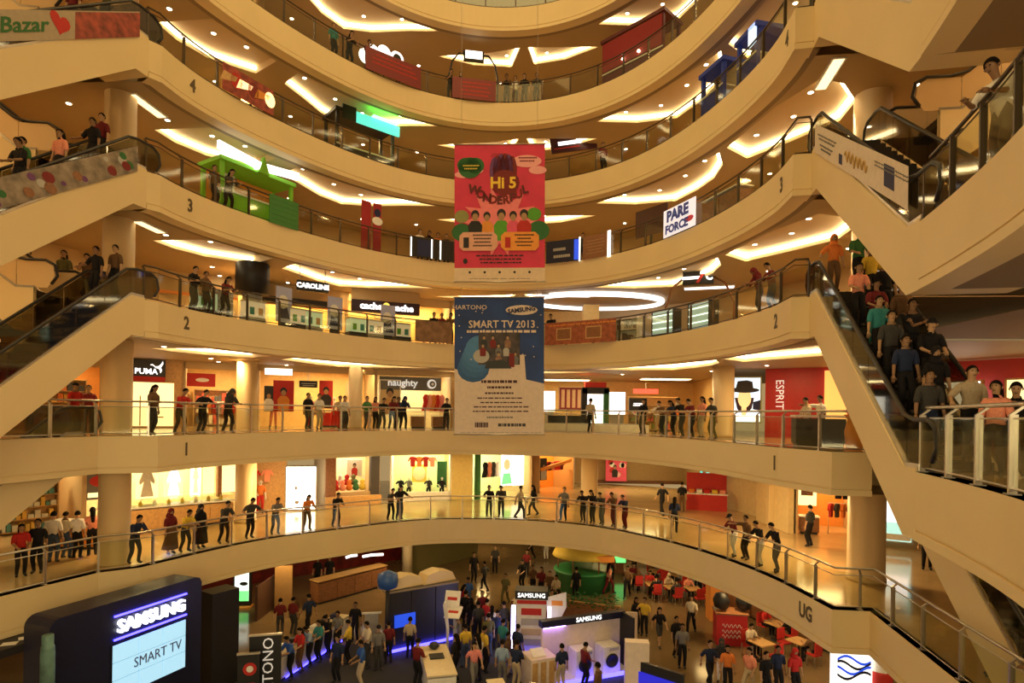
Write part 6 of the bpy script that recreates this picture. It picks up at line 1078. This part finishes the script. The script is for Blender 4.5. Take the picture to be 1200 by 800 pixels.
# riders
def rider(A, B, zA, zB, out, s, lat, top, bottom, po='stand', hair='short', h=1., where='', turn=0, w=1.35, **kw):
    A = Vector((*A, zA)); B = Vector((*B, zB)); d = Vector((B.x-A.x, B.y-A.y, 0)); L = d.length; d.normalize(); o = Vector((d.y, -d.x, 0))*out; fl = .5; n = 18
    i = min(n-1, max(0, int(s*n))); ss = (i+.5)/n*(L-.3)+.15; sl = (zB-zA)/(L-2*fl); zz = zA+sl*min(max(ss-fl, 0), L-2*fl)+.032; p = A+d*ss+o*(.14+w/2+lat)
    return person((p.x, p.y, zz), head_to(d)+turn, top, bottom, po, hair, h, where, px=600+F*p.x/p.y, **kw)
WE = 'on the crowded right escalator'
for s, l, a, b, po, ha, h, lo in ((.03, -.3, 'orange', 'brown', 'rail_hold', 'headscarf', .95, 'trousers'), (.04, .34, 'green', 'black', 'carry', 'short', 1.03, 'trousers'), (.20, .30, 'yellow', 'black', 'stand', 'short', 1.0, 'trousers'), (.30, -.25, 'salmon', 'black', 'carry', 'long', .95, 'trousers'), (.31, .36, 'black', 'black', 'stand', 'short', 1.0, 'trousers'), (.42, -.1, 'maroon', 'teal', 'carry', 'long', .93, 'trousers'), (.48, .33, 'brown', 'dark grey', 'stand', 'short', 1.0, 'trousers'), (.54, -.28, 'teal', 'black', 'stand', 'bun', .95, 'trousers'), (.60, .25, 'black', 'black', 'crossed', 'short', 1.02, 'trousers'), (.66, -.3, 'dark grey', 'black', 'stand', 'short', 1.0, 'trousers'), (.71, .30, 'black', 'black', 'carry', 'cap', 1.02, 'trousers'), (.77, -.3, 'navy', 'black', 'stand', 'short', .96, 'trousers'), (.83, .1, 'black', 'black', 'stand', 'headscarf', .95, 'trousers'), (.90, .36, 'beige', 'black', 'rail_hold', 'short', 1.02, 'trousers'), (.93, -.32, 'dark grey', 'navy', 'stand', 'short', .98, 'trousers')):
    rider(RA, RB, LV[2], LV[1], -1, s, l, a, b, po, ha, h, WE, lower=lo)
for i, (x, y, a, po, ha, hh) in enumerate(((7.9, 9.75, 'salmon', 'stand', 'long', .92), (8.35, 9.9, 'black', 'phone', 'short', .92), (8.9, 9.9, 'maroon', 'stand', 'long', .95), (8.1, 9.0, 'pink', 'lean', 'long', .8))):
    person((x, y, LV[1]+.002), 120+20*i, a, 'black', po, ha, hh, 'on the landing below the crowded escalator')
for s, l, a, b, po, ha, h in ((.08, .2, 'maroon', 'black', 'rail_hold', 'short', 1.0), (.22, -.2, 'black', 'black', 'rail_hold', 'short', 1.0), (.36, -.2, 'salmon', 'black', 'stand', 'long', .97), (.45, .25, 'green', 'black', 'stand', 'short', .98), (.54, -.1, 'black', 'black', 'carry', 'short', 1.0), (.62, .25, 'brown', 'black', 'stand', 'bun', .98), (.70, -.2, 'orange', 'black', 'stand', 'long', .97), (.78, .2, 'dark grey', 'black', 'stand', 'short', 1.0), (.86, -.2, 'dark grey', 'black', 'stand', 'short', 1.0)):
    rider(LA, LB, LV[3], LV[2], 1, s, l, a, b, po, ha, h, 'on the floral left escalator')
for s, l, a, b, po, ha, h in ((.05, 0, 'brown', 'black', 'stand', 'short', .98), (.10, .35, 'black', 'black', 'rail_hold', 'short', .98), (.70, .3, 'red', 'black', 'stand', 'long', 1.0), (.73, -.2, 'salmon', 'black', 'rail_hold', 'short', .96), (.88, .2, 'orange', 'black', 'stand', 'short', 1.0)):
    rider(LA, LB, LV[2], LV[1], 1, s, l, a, b, po, ha, h, 'on the lower left escalator', turn=180 if s > .5 else 0)
for s, l, a, b, po, ha in ((.10, .1, 'olive', 'dark grey', 'rail_hold', 'short'), (.25, .2, 'maroon', 'black', 'stand', 'long')):
    rider(LA, LB, LV[4], LV[3], 1, s, l, a, b, po, ha, 1, 'on the uppermost left escalator')
person((7.0, 8.62, LV[2]+.002), 106, 'white', 'dark grey', 'lean', 'short', 1.02, 'alone on the upper right landing', skin=SKINS[2])
# ground floor
GF = [(340, 796, 150, 'blue', 'black', 'lean', 'short'), (352, 787, 150, 'red', 'brown', 'carry', 'long'), (362, 781, 150, 'light blue', 'black', 'lean', 'short'), (374, 775, 150, 'teal', 'black', 'carry', 'short'), (384, 768, 160, 'black', 'black', 'lean', 'bun'), (396, 763, 170, 'grey', 'black', 'carry', 'short'), (395, 800, 160, 'navy', 'black', 'stand', 'short'), (409, 777, 90, 'yellow', 'black', 'carry', 'short'), (416, 752, 180, 'black', 'black', 'stand', 'short'), (431, 782, 130, 'cream', 'dark grey', 'carry', 'short'), (443, 785, 200, 'grey', 'dark grey', 'stand', 'cap'), (424, 806, 120, 'blue', 'beige', 'carry', 'short')]
for x, y, f, a, b, po, ha in GF: floor_person(x, y, GZ, f, a, b, po, ha, 'by the long white counter')
GF = [(362, 742, 60, 'navy', 'black', 'walk', 'short'), (328, 746, 20, 'maroon', 'dark grey', 'stand', 'short'), (343, 744, 340, 'maroon', 'dark grey', 'stand', 'short'), (372, 690, 170, 'black', 'black', 'stand', 'short'), (386, 688, 190, 'black', 'black', 'stand', 'cap')]
for x, y, f, a, b, po, ha in GF: floor_person(x, y, GZ, f, a, b, po, ha, 'near the red cafe')
GF = [(480, 772, 0, 'beige', 'black', 'stand', 'short'), (455, 778, 20, 'maroon', 'black', 'stand', 'short'), (488, 806, 330, 'maroon', 'black', 'carry', 'short'), (534, 800, 60, 'black', 'black', 'stand', 'long'), (545, 782, 20, 'yellow', 'denim', 'stand', 'short'), (560, 800, 40, 'cream', 'black', 'carry', 'long'), (567, 788, 300, 'yellow', 'black', 'stand', 'short'), (588, 806, 350, 'light blue', 'grey', 'stand', 'short'), (555, 806, 200, 'pink', 'grey', 'walk', 'long'), (595, 792, 250, 'brown', 'beige', 'stand', 'short'), (538, 770, 100, 'grey', 'black', 'phone', 'short')]
for x, y, f, a, b, po, ha in GF: floor_person(x, y, GZ, f, a, b, po, ha, 'around the white demo counter')
GF = [(545, 738, 340, 'black', 'black', 'stand', 'short'), (552, 745, 20, 'black', 'black', 'stand', 'long'), (560, 752, 10, 'dark grey', 'black', 'stand', 'short'), (542, 726, 300, 'red', 'black', 'carry', 'long'), (548, 718, 200, 'blue', 'denim', 'stand', 'cap'), (570, 748, 330, 'red', 'denim', 'stand', 'short'), (576, 756, 0, 'white', 'navy', 'stand', 'long'), (582, 762, 350, 'navy', 'black', 'phone', 'short'), (590, 752, 20, 'dark grey', 'denim', 'stand', 'short'), (600, 758, 340, 'black', 'black', 'carry', 'short'), (605, 745, 300, 'cream', 'black', 'stand', 'headscarf'), (589, 776, 320, 'teal', 'denim', 'stand', 'short'), (572, 770, 20, 'olive', 'denim', 'stand', 'short'), (606, 784, 320, 'navy', 'black', 'stand', 'short'), (565, 735, 180, 'maroon', 'black', 'stand', 'short')]
for x, y, f, a, b, po, ha in GF: floor_person(x, y, GZ, f, a, b, po, ha, 'in the crowd left of appliance tower')
GF = [(555, 683, 200, 'black', 'black', 'stand', 'short'), (568, 692, 60, 'dark grey', 'black', 'walk', 'short'), (592, 708, 160, 'olive', 'olive', 'walk', 'short'), (622, 655, 120, 'black', 'black', 'walk', 'long'), (640, 656, 10, 'black', 'white', 'stand', 'short'), (617, 676, 170, 'maroon', 'black', 'stand', 'short'), (612, 690, 150, 'black', 'black', 'carry', 'short'), (624, 698, 200, 'brown', 'black', 'stand', 'short'), (634, 702, 160, 'maroon', 'black', 'stand', 'long'), (644, 706, 180, 'brown', 'dark grey', 'stand', 'short'), (652, 712, 150, 'beige', 'black', 'carry', 'short'), (646, 736, 190, 'black', 'black', 'stand', 'short'), (675, 704, 20, 'black', 'black', 'stand', 'bun'), (713, 696, 300, 'salmon', 'maroon', 'walk', 'long'), (716, 681, 340, 'maroon', 'black', 'stand', 'short'), (580, 672, 180, 'dark grey', 'black', 'stand', 'short'), (654, 732, 60, 'red', 'maroon', 'stand', 'long')]
for x, y, f, a, b, po, ha in GF: floor_person(x, y, GZ, f, a, b, po, ha, 'behind the appliance tower')
GF = [(658, 808, 20, 'navy', 'beige', 'stand', 'short'), (684, 806, 300, 'maroon', 'black', 'carry', 'short'), (700, 840, 60, 'brown', 'black', 'stand', 'short'), (604, 808, 330, 'navy', 'beige', 'carry', 'short')]
for x, y, f, a, b, po, ha in GF: floor_person(x, y, GZ, f, a, b, po, ha, 'at the washing machine booth')
GF = [(743, 664, 180, 'black', 'black', 'stand', 'short'), (745, 742, 200, 'black', 'black', 'stand', 'long'), (755, 745, 160, 'yellow', 'black', 'point', 'short'), (772, 757, 190, 'black', 'dark grey', 'walk', 'long'), (799, 783, 170, 'grey', 'black', 'stand', 'short'), (792, 770, 200, 'black', 'black', 'stand', 'short'), (831, 806, 190, 'navy', 'black', 'walk', 'short'), (845, 800, 160, 'dark grey', 'white', 'stand', 'headscarf'), (852, 812, 170, 'orange', 'black', 'stand', 'long'), (878, 815, 130, 'salmon', 'beige', 'walk', 'long'), (911, 815, 180, 'navy', 'black', 'stand', 'short'), (931, 818, 190, 'red', 'black', 'stand', 'headscarf'), (897, 822, 200, 'black', 'black', 'stand', 'short'), (735, 700, 160, 'brown', 'black', 'walk', 'short'), (810, 742, 150, 'cream', 'black', 'walk', 'short')]
for x, y, f, a, b, po, ha in GF: floor_person(x, y, GZ, f, a, b, po, ha, 'on the right ground floor', lower='shorts' if (x, y) == (772, 757) else 'trousers')
SC = ['maroon', 'brown', 'red', 'black', 'beige', 'dark grey', 'salmon', 'cream', 'navy']
for i, (x, y) in enumerate(TABLES):
    p = gat(x, y)
    for j in range(2):
        if (i+j) % 5 == 4: continue
        a = .05*i+j*PI; px, py = p.x-math.sin(a)*.64, p.y+math.cos(a)*.64
        person((px, py, GZ+.075), math.degrees(a)+180, SC[(i*2+j) % 9], 'black', 'sit', ['short', 'long', 'headscarf', 'short', 'bun'][(i+2*j) % 5], .97, 'in the ground floor food court')
name_people()
